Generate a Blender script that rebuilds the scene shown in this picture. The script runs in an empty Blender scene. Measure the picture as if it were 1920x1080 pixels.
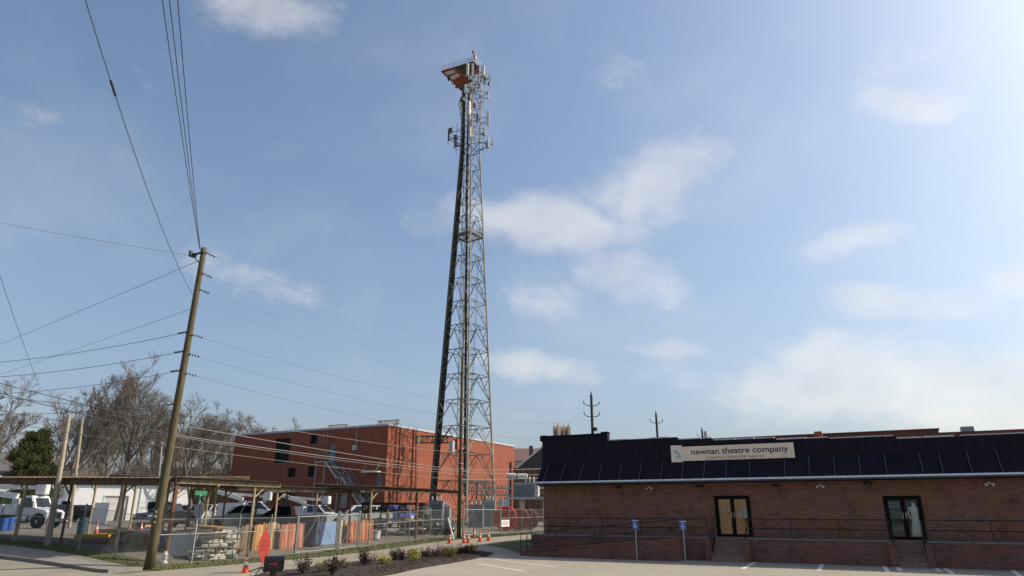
import bpy, bmesh, math, random
from mathutils import Vector, Matrix
R = math.radians
sc = bpy.context.scene
COL = sc.collection
random.seed(11)

# ------------------------------------------------------------------ camera
FPX = 1262.0                                   # focal length in pixels of the 1920 wide photograph
TH = math.atan(415 / FPX)                      # the camera looks up by this angle
CT, ST = math.cos(TH), math.sin(TH)
CH = 2.5                                       # camera height
YAW = R(27.5)                                  # the town grid is turned against the view
CA, SA = math.cos(YAW), math.sin(YAW)
cam = bpy.data.cameras.new('camera'); camo = bpy.data.objects.new('camera', cam); COL.objects.link(camo)
cam.sensor_width = 36; cam.lens = FPX / 1920 * 36; cam.clip_start = .5; cam.clip_end = 6000
camo.location = (0, 0, CH); camo.rotation_euler = (math.pi / 2 + TH, 0, YAW)
sc.camera = camo

# ------------------------------------------------------------------ sun, sky, exposure
SUN_AZ, SUN_EL = R(51), R(38)
SUN = Vector((math.sin(SUN_AZ) * math.cos(SUN_EL), math.cos(SUN_AZ) * math.cos(SUN_EL), math.sin(SUN_EL)))
sl = bpy.data.lights.new('sun', 'SUN'); sl.energy = 4.7; sl.angle = R(.6); sl.color = (1, .90, .75)
slo = bpy.data.objects.new('sun', sl); COL.objects.link(slo); slo.location = (40, 20, 60)
slo.rotation_euler = SUN.to_track_quat('Z', 'Y').to_euler()
sc.view_settings.view_transform = 'Standard'; sc.view_settings.look = 'None'
sc.view_settings.gamma = 1; sc.view_settings.use_curve_mapping = False
sc.view_settings.exposure = .35
SKY_STRENGTH = .122


def ray(px, py):
    a = px - 960; v = 540 - py
    F = FPX * CT - v * ST; Z = v * CT + FPX * ST
    return Vector((a * CA - F * SA, a * SA + F * CA, Z)), F


world = bpy.data.worlds.new('World'); sc.world = world; world.use_nodes = True
WN, WL = world.node_tree.nodes, world.node_tree.links


def wmath(op, a, b=None, c=None):
    n = WN.new('ShaderNodeMath'); n.operation = op
    for i, x in enumerate((a, b, c)):
        if x is None: continue
        if isinstance(x, (int, float)): n.inputs[i].default_value = x
        else: WL.new(x, n.inputs[i])
    return n.outputs[0]


def build_sky():
    sky = WN.new('ShaderNodeTexSky'); sky.sky_type = 'NISHITA'; sky.sun_disc = False
    sky.sun_elevation = SUN_EL; sky.sun_rotation = SUN_AZ
    sky.air_density = 1.0; sky.dust_density = 3.6; sky.ozone_density = 1.4; sky.altitude = 250
    tc = WN.new('ShaderNodeTexCoord'); d = tc.outputs['Generated']
    # clouds: px centre, half sizes px, tilt, weight
    blobs = [(1225, 335, 125, 80, -25, .60), (1030, 420, 190, 55, 8, .54), (1180, 520, 120, 70, 10, .46),
             (1010, 560, 130, 55, 12, .44), (1690, 565, 150, 42, 3, .56), (1700, 200, 90, 40, 12, .50),
             (1650, 715, 380, 95, -4, .58), (1860, 790, 260, 55, -3, .56), (500, 20, 140, 55, 8, .42),
             (100, 225, 150, 40, 14, .22), (500, 530, 170, 45, 20, .28), (1600, 450, 120, 35, -12, .46),
             (1260, 655, 110, 24, 2, .44), (1010, 690, 130, 40, 6, .44), (1200, 160, 120, 50, 12, .22),
             (1800, 60, 220, 90, 0, .30), (220, 380, 120, 30, 15, .10), (1915, 520, 60, 40, 0, .45)]
    total = None
    for (cx, cy, rx, ry, tilt, w) in blobs:
        c = ray(cx, cy)[0].normalized()
        right = (ray(cx + 1, cy)[0] - ray(cx - 1, cy)[0]); up = (ray(cx, cy - 1)[0] - ray(cx, cy + 1)[0])
        right = (right - c * right.dot(c)).normalized(); up = (up - c * up.dot(c)).normalized()
        t = R(-tilt); right, up = right * math.cos(t) + up * math.sin(t), up * math.cos(t) - right * math.sin(t)
        dist = math.hypot(FPX, math.hypot(cx - 960, cy - 540))
        da = WN.new('ShaderNodeVectorMath'); da.operation = 'DOT_PRODUCT'; WL.new(d, da.inputs[0]); da.inputs[1].default_value = right * (dist / rx)
        db = WN.new('ShaderNodeVectorMath'); db.operation = 'DOT_PRODUCT'; WL.new(d, db.inputs[0]); db.inputs[1].default_value = up * (dist / ry)
        dc = WN.new('ShaderNodeVectorMath'); dc.operation = 'DOT_PRODUCT'; WL.new(d, dc.inputs[0]); dc.inputs[1].default_value = c
        q = wmath('ADD', wmath('MULTIPLY', da.outputs['Value'], da.outputs['Value']), wmath('MULTIPLY', db.outputs['Value'], db.outputs['Value']))
        g = wmath('MULTIPLY', wmath('EXPONENT', wmath('MULTIPLY', q, -.9)), wmath('GREATER_THAN', dc.outputs['Value'], .2))
        g = wmath('MULTIPLY', g, w)
        total = g if total is None else wmath('MAXIMUM', total, g)
    mp = WN.new('ShaderNodeMapping'); WL.new(d, mp.inputs[0]); mp.inputs['Scale'].default_value = (1, 1, 1.5)
    nz = WN.new('ShaderNodeTexNoise'); WL.new(mp.outputs[0], nz.inputs['Vector'])
    nz.inputs['Scale'].default_value = 7.5; nz.inputs['Detail'].default_value = 9; nz.inputs['Roughness'].default_value = .67; nz.inputs['Distortion'].default_value = .2
    fine = WN.new('ShaderNodeTexNoise'); WL.new(mp.outputs[0], fine.inputs['Vector'])
    fine.inputs['Scale'].default_value = 2.2; fine.inputs['Detail'].default_value = 7; fine.inputs['Roughness'].default_value = .6; fine.inputs['Distortion'].default_value = .3
    # where there is no main cloud thin wisps remain, all round the sky
    dens = wmath('ADD', nz.outputs['Fac'], total)
    mr = WN.new('ShaderNodeMapRange'); mr.interpolation_type = 'SMOOTHSTEP'; WL.new(dens, mr.inputs[0])
    mr.inputs[1].default_value = .62; mr.inputs[2].default_value = 1.04
    wisp = WN.new('ShaderNodeMapRange'); wisp.interpolation_type = 'SMOOTHSTEP'; WL.new(fine.outputs['Fac'], wisp.inputs[0])
    wisp.inputs[1].default_value = .42; wisp.inputs[2].default_value = .80; wisp.inputs[4].default_value = .32
    cov = wmath('MAXIMUM', wmath('MULTIPLY', mr.outputs[0], .80), wisp.outputs[0])
    # thin bright air all over, thicker towards the horizon
    sep = WN.new('ShaderNodeSeparateXYZ'); WL.new(d, sep.inputs[0])
    hz = wmath('MULTIPLY', wmath('EXPONENT', wmath('MULTIPLY', wmath('ABSOLUTE', sep.outputs['Z']), -4.2)), .60)
    air = wmath('ADD', hz, .06)
    m0 = WN.new('ShaderNodeMix'); m0.data_type = 'RGBA'; WL.new(air, m0.inputs['Factor']); WL.new(sky.outputs[0], m0.inputs['A'])
    m0.inputs['B'].default_value = (2.35, 2.45, 3.0, 1)
    tn = WN.new('ShaderNodeMix'); tn.data_type = 'RGBA'; tn.blend_type = 'MULTIPLY'; tn.inputs['Factor'].default_value = 1; WL.new(m0.outputs['Result'], tn.inputs['A']); tn.inputs['B'].default_value = (.975, 1.07, 1.11, 1)
    m0 = tn
    m1 = WN.new('ShaderNodeMix'); m1.data_type = 'RGBA'; WL.new(cov, m1.inputs['Factor']); WL.new(m0.outputs['Result'], m1.inputs['A'])
    sh = WN.new('ShaderNodeTexNoise'); WL.new(mp.outputs[0], sh.inputs['Vector']); sh.inputs['Scale'].default_value = 9; sh.inputs['Detail'].default_value = 6; sh.inputs['Roughness'].default_value = .55
    cr = WN.new('ShaderNodeValToRGB'); WL.new(sh.outputs['Fac'], cr.inputs[0]); cr.color_ramp.elements[0].position = .36; cr.color_ramp.elements[1].position = .66
    cr.color_ramp.elements[0].color = (.74, .76, .80, 1); cr.color_ramp.elements[1].color = (1, .985, .95, 1)
    cm = WN.new('ShaderNodeMix'); cm.data_type = 'RGBA'; cm.blend_type = 'MULTIPLY'; cm.inputs['Factor'].default_value = 1; cm.inputs['A'].default_value = (4.0, 3.85, 3.6, 1); WL.new(cr.outputs[0], cm.inputs['B'])
    ad = WN.new('ShaderNodeMix'); ad.data_type = 'RGBA'; ad.blend_type = 'ADD'; ad.inputs['Factor'].default_value = .45; WL.new(cm.outputs['Result'], ad.inputs['A']); WL.new(m0.outputs['Result'], ad.inputs['B'])
    WL.new(ad.outputs['Result'], m1.inputs['B'])
    bg = WN['Background']; WL.new(m1.outputs['Result'], bg.inputs[0]); bg.inputs[1].default_value = SKY_STRENGTH


build_sky()


# ------------------------------------------------------------------ pixels to places (x, y = the town grid)
def sstep(a, b, x):
    t = min(1.0, max(0.0, (x - a) / (b - a))); return t * t * (3 - 2 * t)


def gh(u, v):                                   # height of the land
    hs = .40 * sstep(30, 47, v) * sstep(-17, -24, u)
    s = max(0.0, -30.6 - u)
    k = (1 - math.exp(-s / 7.0)) * sstep(16, 23, v)
    return hs * (1 - k) + 1.10 * k


def on_u(px, py, u):
    r, F = ray(px, py); r = r * (u / r.x); return Vector((r.x, r.y, r.z + CH))


def on_v(px, py, v):
    r, F = ray(px, py); r = r * (v / r.y); return Vector((r.x, r.y, r.z + CH))


def at(px, py, depth):
    r, F = ray(px, py); r = r * (depth / F); return Vector((r.x, r.y, r.z + CH))


def gnd(px, depth):                             # a place on the ground under pixel column px at this depth
    p = at(px, 955, depth); 
    for _ in range(3):
        z = gh(p.x, p.y)
        py = 955 + (CH - z) / depth * 1345
        p = at(px, py, depth)
    return Vector((p.x, p.y, gh(p.x, p.y)))


def on_g(px, py):                               # the pixel's ray meets the ground
    r, F = ray(px, py); t = 10 / F
    while t * F < 400:
        p = r * t
        if p.z + CH <= gh(p.x, p.y): break
        t += .15 / F
    return Vector((p.x, p.y, gh(p.x, p.y)))


# ------------------------------------------------------------------ materials
def lin(r, g, b):
    f = lambda c: c / 255 / 12.92 if c <= 10 else ((c / 255 + .055) / 1.055) ** 2.4
    return (f(r), f(g), f(b))


MATS = {}


def mat(name, col, rough=.65, metal=0.0, var=.18, scale=2.5, col2=None, cov=.5, bump=0.0, bscale=30, spec=.4, stretch=(1, 1, 1), soft=.16):
    if name in MATS: return MATS[name]
    m = bpy.data.materials.new(name); m.use_nodes = True; MATS[name] = m
    N, L = m.node_tree.nodes, m.node_tree.links; b = N['Principled BSDF']
    tc = N.new('ShaderNodeTexCoord'); mp = N.new('ShaderNodeMapping'); L.new(tc.outputs['Object'], mp.inputs[0]); mp.inputs['Scale'].default_value = stretch
    nz = N.new('ShaderNodeTexNoise'); L.new(mp.outputs[0], nz.inputs['Vector']); nz.inputs['Scale'].default_value = scale; nz.inputs['Detail'].default_value = 6; nz.inputs['Roughness'].default_value = .65
    cr = N.new('ShaderNodeValToRGB'); L.new(nz.outputs['Fac'], cr.inputs[0])
    lo = tuple(c * (1 - var) for c in col); hi = tuple(min(1, c * (1 + var)) for c in col)
    cr.color_ramp.elements[0].position = .3; cr.color_ramp.elements[1].position = .7
    cr.color_ramp.elements[0].color = lo + (1,); cr.color_ramp.elements[1].color = hi + (1,)
    out = cr.outputs[0]
    if col2:
        n2 = N.new('ShaderNodeTexNoise'); L.new(mp.outputs[0], n2.inputs['Vector']); n2.inputs['Scale'].default_value = scale * .55; n2.inputs['Detail'].default_value = 7; n2.inputs['Roughness'].default_value = .7
        n2.inputs['Distortion'].default_value = .6
        mr = N.new('ShaderNodeMapRange'); L.new(n2.outputs['Fac'], mr.inputs[0]); mr.inputs[1].default_value = .68 - .36 * cov; mr.inputs[2].default_value = .68 - .36 * cov + soft
        mx = N.new('ShaderNodeMix'); mx.data_type = 'RGBA'; L.new(mr.outputs[0], mx.inputs['Factor']); L.new(out, mx.inputs['A']); mx.inputs['B'].default_value = col2 + (1,)
        out = mx.outputs['Result']
    L.new(out, b.inputs['Base Color'])
    b.inputs['Roughness'].default_value = rough; b.inputs['Metallic'].default_value = metal; b.inputs['Specular IOR Level'].default_value = spec
    if bump:
        n3 = N.new('ShaderNodeTexNoise'); L.new(mp.outputs[0], n3.inputs['Vector']); n3.inputs['Scale'].default_value = bscale; n3.inputs['Detail'].default_value = 5
        bp = N.new('ShaderNodeBump'); L.new(n3.outputs['Fac'], bp.inputs['Height']); bp.inputs['Strength'].default_value = bump; bp.inputs['Distance'].default_value = .05
        L.new(bp.outputs[0], b.inputs['Normal'])
    return m


def brick_mat(name, c1, c2, mortar, patch=None, cov=.4, bw=.215, rh=.075, ms=.010, dirt=(.02, .015, .015)):
    if name in MATS: return MATS[name]
    m = bpy.data.materials.new(name); m.use_nodes = True; MATS[name] = m
    N, L = m.node_tree.nodes, m.node_tree.links; b = N['Principled BSDF']
    tc = N.new('ShaderNodeTexCoord'); sp = N.new('ShaderNodeSeparateXYZ'); L.new(tc.outputs['Object'], sp.inputs[0])
    ad = N.new('ShaderNodeMath'); ad.operation = 'ADD'; L.new(sp.outputs[0], ad.inputs[0]); L.new(sp.outputs[1], ad.inputs[1])
    cb = N.new('ShaderNodeCombineXYZ'); L.new(ad.outputs[0], cb.inputs[0]); L.new(sp.outputs[2], cb.inputs[1])
    bk = N.new('ShaderNodeTexBrick'); L.new(cb.outputs[0], bk.inputs['Vector'])
    bk.inputs['Color1'].default_value = c1 + (1,); bk.inputs['Color2'].default_value = c2 + (1,); bk.inputs['Mortar'].default_value = mortar + (1,)
    bk.inputs['Scale'].default_value = 1; bk.inputs['Brick Width'].default_value = bw; bk.inputs['Row Height'].default_value = rh
    bk.inputs['Mortar Size'].default_value = ms; bk.inputs['Mortar Smooth'].default_value = .3; bk.inputs['Bias'].default_value = -.1
    out = bk.outputs['Color']
    nz = N.new('ShaderNodeTexNoise'); L.new(tc.outputs['Object'], nz.inputs['Vector']); nz.inputs['Scale'].default_value = .7; nz.inputs['Detail'].default_value = 9; nz.inputs['Roughness'].default_value = .7
    if patch:
        mr = N.new('ShaderNodeMapRange'); L.new(nz.outputs['Fac'], mr.inputs[0]); mr.inputs[1].default_value = .66 - .3 * cov; mr.inputs[2].default_value = .86 - .3 * cov; mr.inputs[4].default_value = .8
        mx = N.new('ShaderNodeMix'); mx.data_type = 'RGBA'; L.new(mr.outputs[0], mx.inputs['Factor']); L.new(out, mx.inputs['A']); mx.inputs['B'].default_value = patch + (1,); out = mx.outputs['Result']
    n2 = N.new('ShaderNodeTexNoise'); L.new(tc.outputs['Object'], n2.inputs['Vector']); n2.inputs['Scale'].default_value = 1.6; n2.inputs['Detail'].default_value = 8
    m2 = N.new('ShaderNodeMapRange'); L.new(n2.outputs['Fac'], m2.inputs[0]); m2.inputs[1].default_value = .5; m2.inputs[2].default_value = .8; m2.inputs[4].default_value = .55
    mx = N.new('ShaderNodeMix'); mx.data_type = 'RGBA'; L.new(m2.outputs[0], mx.inputs['Factor']); L.new(out, mx.inputs['A']); mx.inputs['B'].default_value = dirt + (1,)
    L.new(mx.outputs['Result'], b.inputs['Base Color']); b.inputs['Roughness'].default_value = .9; b.inputs['Specular IOR Level'].default_value = .08
    bp = N.new('ShaderNodeBump'); L.new(bk.outputs['Fac'], bp.inputs['Height']); bp.invert = True; bp.inputs['Strength'].default_value = .5; bp.inputs['Distance'].default_value = .01
    L.new(bp.outputs[0], b.inputs['Normal'])
    return m


def glass_mat(name, tint, gloss=.25, rough=.03):
    if name in MATS: return MATS[name]
    m = bpy.data.materials.new(name); m.use_nodes = True; MATS[name] = m
    N, L = m.node_tree.nodes, m.node_tree.links; N.remove(N['Principled BSDF'])
    t = N.new('ShaderNodeBsdfTransparent'); t.inputs[0].default_value = tint + (1,)
    g = N.new('ShaderNodeBsdfGlossy'); g.inputs['Roughness'].default_value = rough
    fr = N.new('ShaderNodeFresnel'); fr.inputs[0].default_value = 1.5
    ad = N.new('ShaderNodeMath'); ad.operation = 'ADD'; L.new(fr.outputs[0], ad.inputs[0]); ad.inputs[1].default_value = gloss * .3
    mx = N.new('ShaderNodeMixShader'); L.new(ad.outputs[0], mx.inputs[0]); L.new(t.outputs[0], mx.inputs[1]); L.new(g.outputs[0], mx.inputs[2])
    L.new(mx.outputs[0], N['Material Output'].inputs[0])
    return m


def leaf_mat(name, col, var=.35, transl=.25):
    if name in MATS: return MATS[name]
    m = mat(name, col, rough=.7, var=var, scale=3.0)
    b = m.node_tree.nodes['Principled BSDF']; b.inputs['Specular IOR Level'].default_value = .2
    return m


# ------------------------------------------------------------------ mesh building
class MB:
    def __init__(s): s.v = []; s.f = []

    def add(s, vs, fs):
        o = len(s.v); s.v += [tuple(p) for p in vs]; s.f += [tuple(i + o for i in f) for f in fs]; return s

    def box(s, a, b):
        (x0, y0, z0), (x1, y1, z1) = a, b
        return s.add([(x0, y0, z0), (x1, y0, z0), (x1, y1, z0), (x0, y1, z0), (x0, y0, z1), (x1, y0, z1), (x1, y1, z1), (x0, y1, z1)],
                     [(0, 3, 2, 1), (4, 5, 6, 7), (0, 1, 5, 4), (1, 2, 6, 5), (2, 3, 7, 6), (3, 0, 4, 7)])

    def cbox(s, c, d): return s.box([c[i] - d[i] / 2 for i in range(3)], [c[i] + d[i] / 2 for i in range(3)])

    def obox(s, c, d, rot):                       # turned box; rot = Matrix 3x3
        hx, hy, hz = d[0] / 2, d[1] / 2, d[2] / 2; c = Vector(c)
        vs = [c + rot @ Vector((x * hx, y * hy, z * hz)) for z in (-1, 1) for (x, y) in ((-1, -1), (1, -1), (1, 1), (-1, 1))]
        return s.add(vs, [(0, 3, 2, 1), (4, 5, 6, 7), (0, 1, 5, 4), (1, 2, 6, 5), (2, 3, 7, 6), (3, 0, 4, 7)])

    def tube(s, p, q, r0, r1=None, n=6, caps=True):
        if r1 is None: r1 = r0
        p, q = Vector(p), Vector(q); d = q - p
        if d.length < 1e-6: return s
        d.normalize(); a = d.orthogonal().normalized(); b = d.cross(a)
        vs = []
        for (c, r) in ((p, r0), (q, r1)):
            for i in range(n):
                t = 2 * math.pi * i / n; vs.append(c + a * (r * math.cos(t)) + b * (r * math.sin(t)))
        fs = [(i, (i + 1) % n, n + (i + 1) % n, n + i) for i in range(n)]
        if caps: fs += [tuple(range(n - 1, -1, -1)), tuple(range(n, 2 * n))]
        return s.add(vs, fs)

    def bar(s, p, q, w, h=None):                  # square bar, upright where it can be
        h = h or w; p, q = Vector(p), Vector(q); d = (q - p)
        if d.length < 1e-6: return s
        d.normalize(); up = Vector((0, 0, 1)) if abs(d.z) < .99 else Vector((1, 0, 0))
        a = d.cross(up).normalized(); b = a.cross(d)
        vs = [c + a * (x * w / 2) + b * (y * h / 2) for c in (p, q) for (x, y) in ((-1, -1), (1, -1), (1, 1), (-1, 1))]
        return s.add(vs, [(0, 3, 2, 1), (4, 5, 6, 7), (0, 1, 5, 4), (1, 2, 6, 5), (2, 3, 7, 6), (3, 0, 4, 7)])

    def path(s, pts, r, n=5, r1=None):
        m = len(pts); pts = [Vector(p) for p in pts]; vs = []
        for i, p in enumerate(pts):
            d = (pts[min(i + 1, m - 1)] - pts[max(i - 1, 0)]).normalized()
            ref = Vector((0, 0, 1)) if abs(d.z) < .95 else Vector((1, 0, 0))
            a = d.cross(ref).normalized(); b = a.cross(d); rr = r if r1 is None else r + (r1 - r) * i / (m - 1)
            for k in range(n):
                t = 2 * math.pi * k / n; vs.append(p + a * (rr * math.cos(t)) + b * (rr * math.sin(t)))
        fs = [(i * n + k, i * n + (k + 1) % n, (i + 1) * n + (k + 1) % n, (i + 1) * n + k) for i in range(m - 1) for k in range(n)]
        fs += [tuple(range(n - 1, -1, -1)), tuple(range((m - 1) * n, m * n))]
        return s.add(vs, fs)

    def lathe(s, prof, c=(0, 0, 0), n=12, axis=None):   # prof: (radius, height)
        c = Vector(c); M = Matrix.Identity(3)
        if axis is not None: M = Vector((0, 0, 1)).rotation_difference(Vector(axis)).to_matrix()
        vs = [c + M @ Vector((r * math.cos(2 * math.pi * i / n), r * math.sin(2 * math.pi * i / n), h)) for (r, h) in prof for i in range(n)]
        k = len(prof); fs = [(j * n + i, j * n + (i + 1) % n, (j + 1) * n + (i + 1) % n, (j + 1) * n + i) for j in range(k - 1) for i in range(n)]
        fs += [tuple(range(n - 1, -1, -1)), tuple(range((k - 1) * n, k * n))]
        return s.add(vs, fs)

    def prism(s, poly, ext):                      # poly: 3D points in one plane, ext: vector
        n = len(poly); ext = Vector(ext); a = [Vector(p) for p in poly]; b = [p + ext for p in a]
        return s.add(a + b, [tuple(range(n - 1, -1, -1)), tuple(range(n, 2 * n))] + [(i, (i + 1) % n, n + (i + 1) % n, n + i) for i in range(n)])

    def build(s, name, m, parent=None, local=False, bevel=0, smooth=False, seg=2):
        me = bpy.data.meshes.new(name); vs = s.v
        if parent is not None and not local:
            w = wloc(parent); vs = [(x - w.x, y - w.y, z - w.z) for (x, y, z) in vs]
        me.from_pydata(vs, [], s.f); me.update()
        bm = bmesh.new(); bm.from_mesh(me)
        bmesh.ops.recalc_face_normals(bm, faces=bm.faces)
        if bevel: bmesh.ops.bevel(bm, geom=[e for e in bm.edges if e.calc_face_angle(0) > .5], offset=bevel, segments=seg, affect='EDGES', clamp_overlap=True)
        bm.to_mesh(me); bm.free()
        if smooth:
            for p in me.polygons: p.use_smooth = True
        me.materials.append(m)
        o = bpy.data.objects.new(name, me); COL.objects.link(o)
        if parent is not None: o.parent = parent
        return o


def wloc(o):
    w = Vector((0, 0, 0))
    while o is not None: w += o.location; o = o.parent
    return w


def tag(o, label, cat, group=None):
    o['label'] = label; o['category'] = cat
    if group: o['group'] = group
    return o


def thing(name, label, cat, loc=(0, 0, 0), rz=0, group=None):
    o = bpy.data.objects.new(name, None); COL.objects.link(o); o.location = loc; o.rotation_euler.z = rz
    o.empty_display_size = .2
    return tag(o, label, cat, group)


def copy_tree(o, parent=None):
    c = o.copy(); COL.objects.link(c); c.parent = parent
    for ch in list(o.children): copy_tree(ch, c)
    return c


def recenter(o):                                  # origin of a lone mesh to the bottom of its box
    me = o.data; xs = [v.co for v in me.vertices]
    lo = Vector([min(c[i] for c in xs) for i in range(3)]); hi = Vector([max(c[i] for c in xs) for i in range(3)])
    c = Vector(((lo.x + hi.x) / 2, (lo.y + hi.y) / 2, lo.z)); me.transform(Matrix.Translation(-c)); o.location = o.location + c
    return o


def text_part(body, size, p, normal_dir, m, parent, name, extrude=.01, width=None, xdir=None, bold=0):
    cu = bpy.data.curves.new(name, 'FONT'); cu.body = body; cu.size = size; cu.extrude = extrude; cu.offset = bold
    cu.align_x = 'LEFT'; cu.align_y = 'BOTTOM_BASELINE'
    to = bpy.data.objects.new(name, cu); COL.objects.link(to)
    dg = bpy.context.evaluated_depsgraph_get(); me = bpy.data.meshes.new_from_object(to.evaluated_get(dg))
    bpy.data.objects.remove(to); bpy.data.curves.remove(cu)
    xs = [v.co.x for v in me.vertices]; w0 = max(xs) - min(xs); x0 = min(xs)
    k = (width / w0) if width else 1
    zd = Vector(normal_dir).normalized(); xd = Vector(xdir).normalized(); yd = zd.cross(xd)
    w = wloc(parent)
    for v in me.vertices:
        c = v.co.copy(); v.co = Vector(p) + xd * ((c.x - x0) * k) + yd * c.y + zd * c.z - w
    bm = bmesh.new(); bm.from_mesh(me); bpy.data.meshes.remove(me); bm.verts.ensure_lookup_table()
    seen = set()
    for v in bm.verts:                              # every letter a piece of its own
        if v.index in seen: continue
        st, isl = [v], []
        while st:
            q = st.pop()
            if q.index in seen: continue
            seen.add(q.index); isl.append(q); st += [e.other_vert(q) for e in q.link_edges]
        ix = {q.index: i for i, q in enumerate(isl)}; fs = {f for q in isl for f in q.link_faces}
        me = bpy.data.meshes.new(name); me.from_pydata([q.co[:] for q in isl], [], [[ix[q.index] for q in f.verts] for f in fs]); me.update(); me.materials.append(m)
        o = bpy.data.objects.new(name, me); COL.objects.link(o); o.parent = parent
    bm.free()


# common materials
WHITE = lambda: mat('white_paint', (.56, .56, .54), .45, var=.06)
GALV = lambda: mat('galvanised', (.36, .37, .37), .45, .5, var=.2, scale=6)
BLACKM = lambda: mat('black_metal', (.018, .017, .019), .5, var=.2)
RUBBER = lambda: mat('rubber', (.02, .02, .021), .85, var=.2)
WOODPOLE = lambda: mat('pole_wood', (.095, .080, .044), .9, var=.45, scale=6, stretch=(4, 4, .22), col2=(.17, .148, .095), cov=.42, bump=.6, bscale=14, spec=.15)
WIRE = lambda: mat('wire', (.035, .038, .045), .6, var=.1)
WIREL = lambda: mat('wire_light', (.24, .22, .19), .5, var=.1)
DARKGLASS = lambda: mat('dark_glass', (.012, .015, .02), .06, var=.1, spec=.7)
RUST = lambda: mat('rusty_steel', (.16, .075, .035), .8, var=.4, scale=6, col2=(.07, .045, .03), cov=.45)
TANSTEEL = lambda: mat('tan_steel', (.34, .27, .15), .7, var=.25, scale=4, col2=(.16, .09, .05), cov=.35)
CONCRETE = lambda: mat('concrete', (.34, .33, .30), .9, var=.15, scale=3, bump=.2)

# ================================================================== THE GROUND
def structure(o): o['kind'] = 'structure'; return o


def sheet(name, poly, off, m, step=1.5):
    bm = bmesh.new(); bm.faces.new([bm.verts.new((u, v, 0)) for (u, v) in poly])
    for ax in (0, 1):
        lo = min(p[ax] for p in poly); hi = max(p[ax] for p in poly); k = math.floor(lo / step) + 1
        while k * step < hi:
            no = (1, 0, 0) if ax == 0 else (0, 1, 0)
            bmesh.ops.bisect_plane(bm, geom=bm.verts[:] + bm.edges[:] + bm.faces[:], plane_co=[k * step if i == ax else 0 for i in range(3)], plane_no=no)
            k += 1
    for v in bm.verts: v.co.z = gh(v.co.x, v.co.y) + off
    bmesh.ops.recalc_face_normals(bm, faces=bm.faces)
    for f in bm.faces:
        if f.normal.z < 0: f.normal_flip()
    me = bpy.data.meshes.new(name); bm.to_mesh(me); bm.free(); me.materials.append(m)
    o = bpy.data.objects.new(name, me); COL.objects.link(o); return structure(o)


def base_ground():
    xs = [-3000, -1200, -500, -250, -180] + [-140 + 2 * i for i in range(91)] + [60, 100, 200, 500, 1200, 3000]
    ys = [-3000, -600, -200, -60, -20, 0, 10] + [14 + 1.5 * i for i in range(60)] + [110, 125, 150, 200, 400, 900, 3000]
    vs = [(x, y, gh(x, y) - .07) for y in ys for x in xs]; n = len(xs)
    fs = [(j * n + i, j * n + i + 1, (j + 1) * n + i + 1, (j + 1) * n + i) for j in range(len(ys) - 1) for i in range(n - 1)]
    structure(MB().add(vs, fs).build('ground', mat('dirt_ground', (.12, .105, .07), .95, var=.3, scale=.6, col2=(.075, .085, .035), cov=.5)))


base_ground()
M_ASPH = mat('worn_asphalt', (.235, .205, .158), .92, var=.14, scale=.5, col2=(.18, .157, .122), cov=.36, bump=.25, bscale=60, soft=.3)
M_LOT = mat('lot_concrete', (.275, .243, .190), .9, var=.10, scale=.35, col2=(.225, .20, .155), cov=.34, bump=.15, bscale=40, soft=.3)
M_GRASS = mat('verge_grass', (.075, .085, .022), .95, var=.4, scale=2.2, col2=(.135, .105, .055), cov=.5, bump=.6, bscale=25)
M_YARD = mat('yard_gravel', (.15, .132, .108), .95, var=.25, scale=.8, col2=(.12, .105, .09), cov=.45, bump=.4, bscale=30)
M_WALK = mat('walk_concrete', (.20, .185, .155), .9, var=.15, scale=1.5, col2=(.13, .12, .10), cov=.45)
M_MULCH = mat('mulch', (.032, .021, .016), .95, var=.5, scale=9, col2=(.06, .042, .03), cov=.35, bump=1, bscale=20)
sheet('cross_street', [(-130, -40), (60, -40), (60, 19.3), (-23.6, 19.3), (-28.3, 19.3), (-130, 19.3)], -.05, M_ASPH, 3)
sheet('street', [(-28.3, 19.3), (-23.6, 19.3), (-23.6, 125), (-28.3, 125)], -.045, M_ASPH)
sheet('parking_lot', [(-23.6, 19.3), (40, 19.3), (40, 38.4), (-19.6, 38.4), (-21.2, 40.2), (-23.6, 41.5)], -.042, M_LOT)
lot = bpy.data.objects['parking_lot']
sheet('yard', [(-140, 22.8), (-30.4, 22.8), (-30.4, 130), (-140, 130)], -.03, M_YARD)
sheet('grass_verge', [(-30.4, 21.2), (-28.3, 21.2), (-28.3, 74), (-30.4, 74)], -.03, M_GRASS, 1)
sheet('grass_verge', [(-75, 20.8), (-30.4, 20.8), (-30.4, 22.8), (-75, 22.8)], -.032, M_GRASS, 1)
sheet('grass_verge', [(-23.6, 41.5), (-21.2, 40.2), (-19.6, 38.4), (-18.6, 38.4), (-18.6, 75), (-23.6, 75)], -.03, M_GRASS, 1)
# kerb and pavement of the cross street, joints between the slabs
mb = MB(); u = -75.0
mbk = MB()
k = 0
pv = bpy.data.objects.new('sidewalk', None); COL.objects.link(pv); structure(pv)
while u < -29.6:
    w = 1.55
    a, b = u + .012, min(u + w - .012, -29.3)
    z = [gh(a, 19.6), gh(b, 19.6), gh(b, 20.95), gh(a, 20.95)]
    top = [(a, 19.6, z[0] + .08), (b, 19.6, z[1] + .08), (b, 20.95, z[2] + .08), (a, 20.95, z[3] + .08)]
    MB().prism(top, (0, 0, -.2)).build('paving_slab', M_WALK, pv)
    MB().prism([(a, 19.38, gh(a, 19.4) + .085), (b, 19.38, gh(b, 19.4) + .085), (b, 19.59, z[1] + .085), (a, 19.59, z[0] + .085)], (0, 0, -.25)).build('kerb_stone', M_WALK, pv)
    u += w
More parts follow.
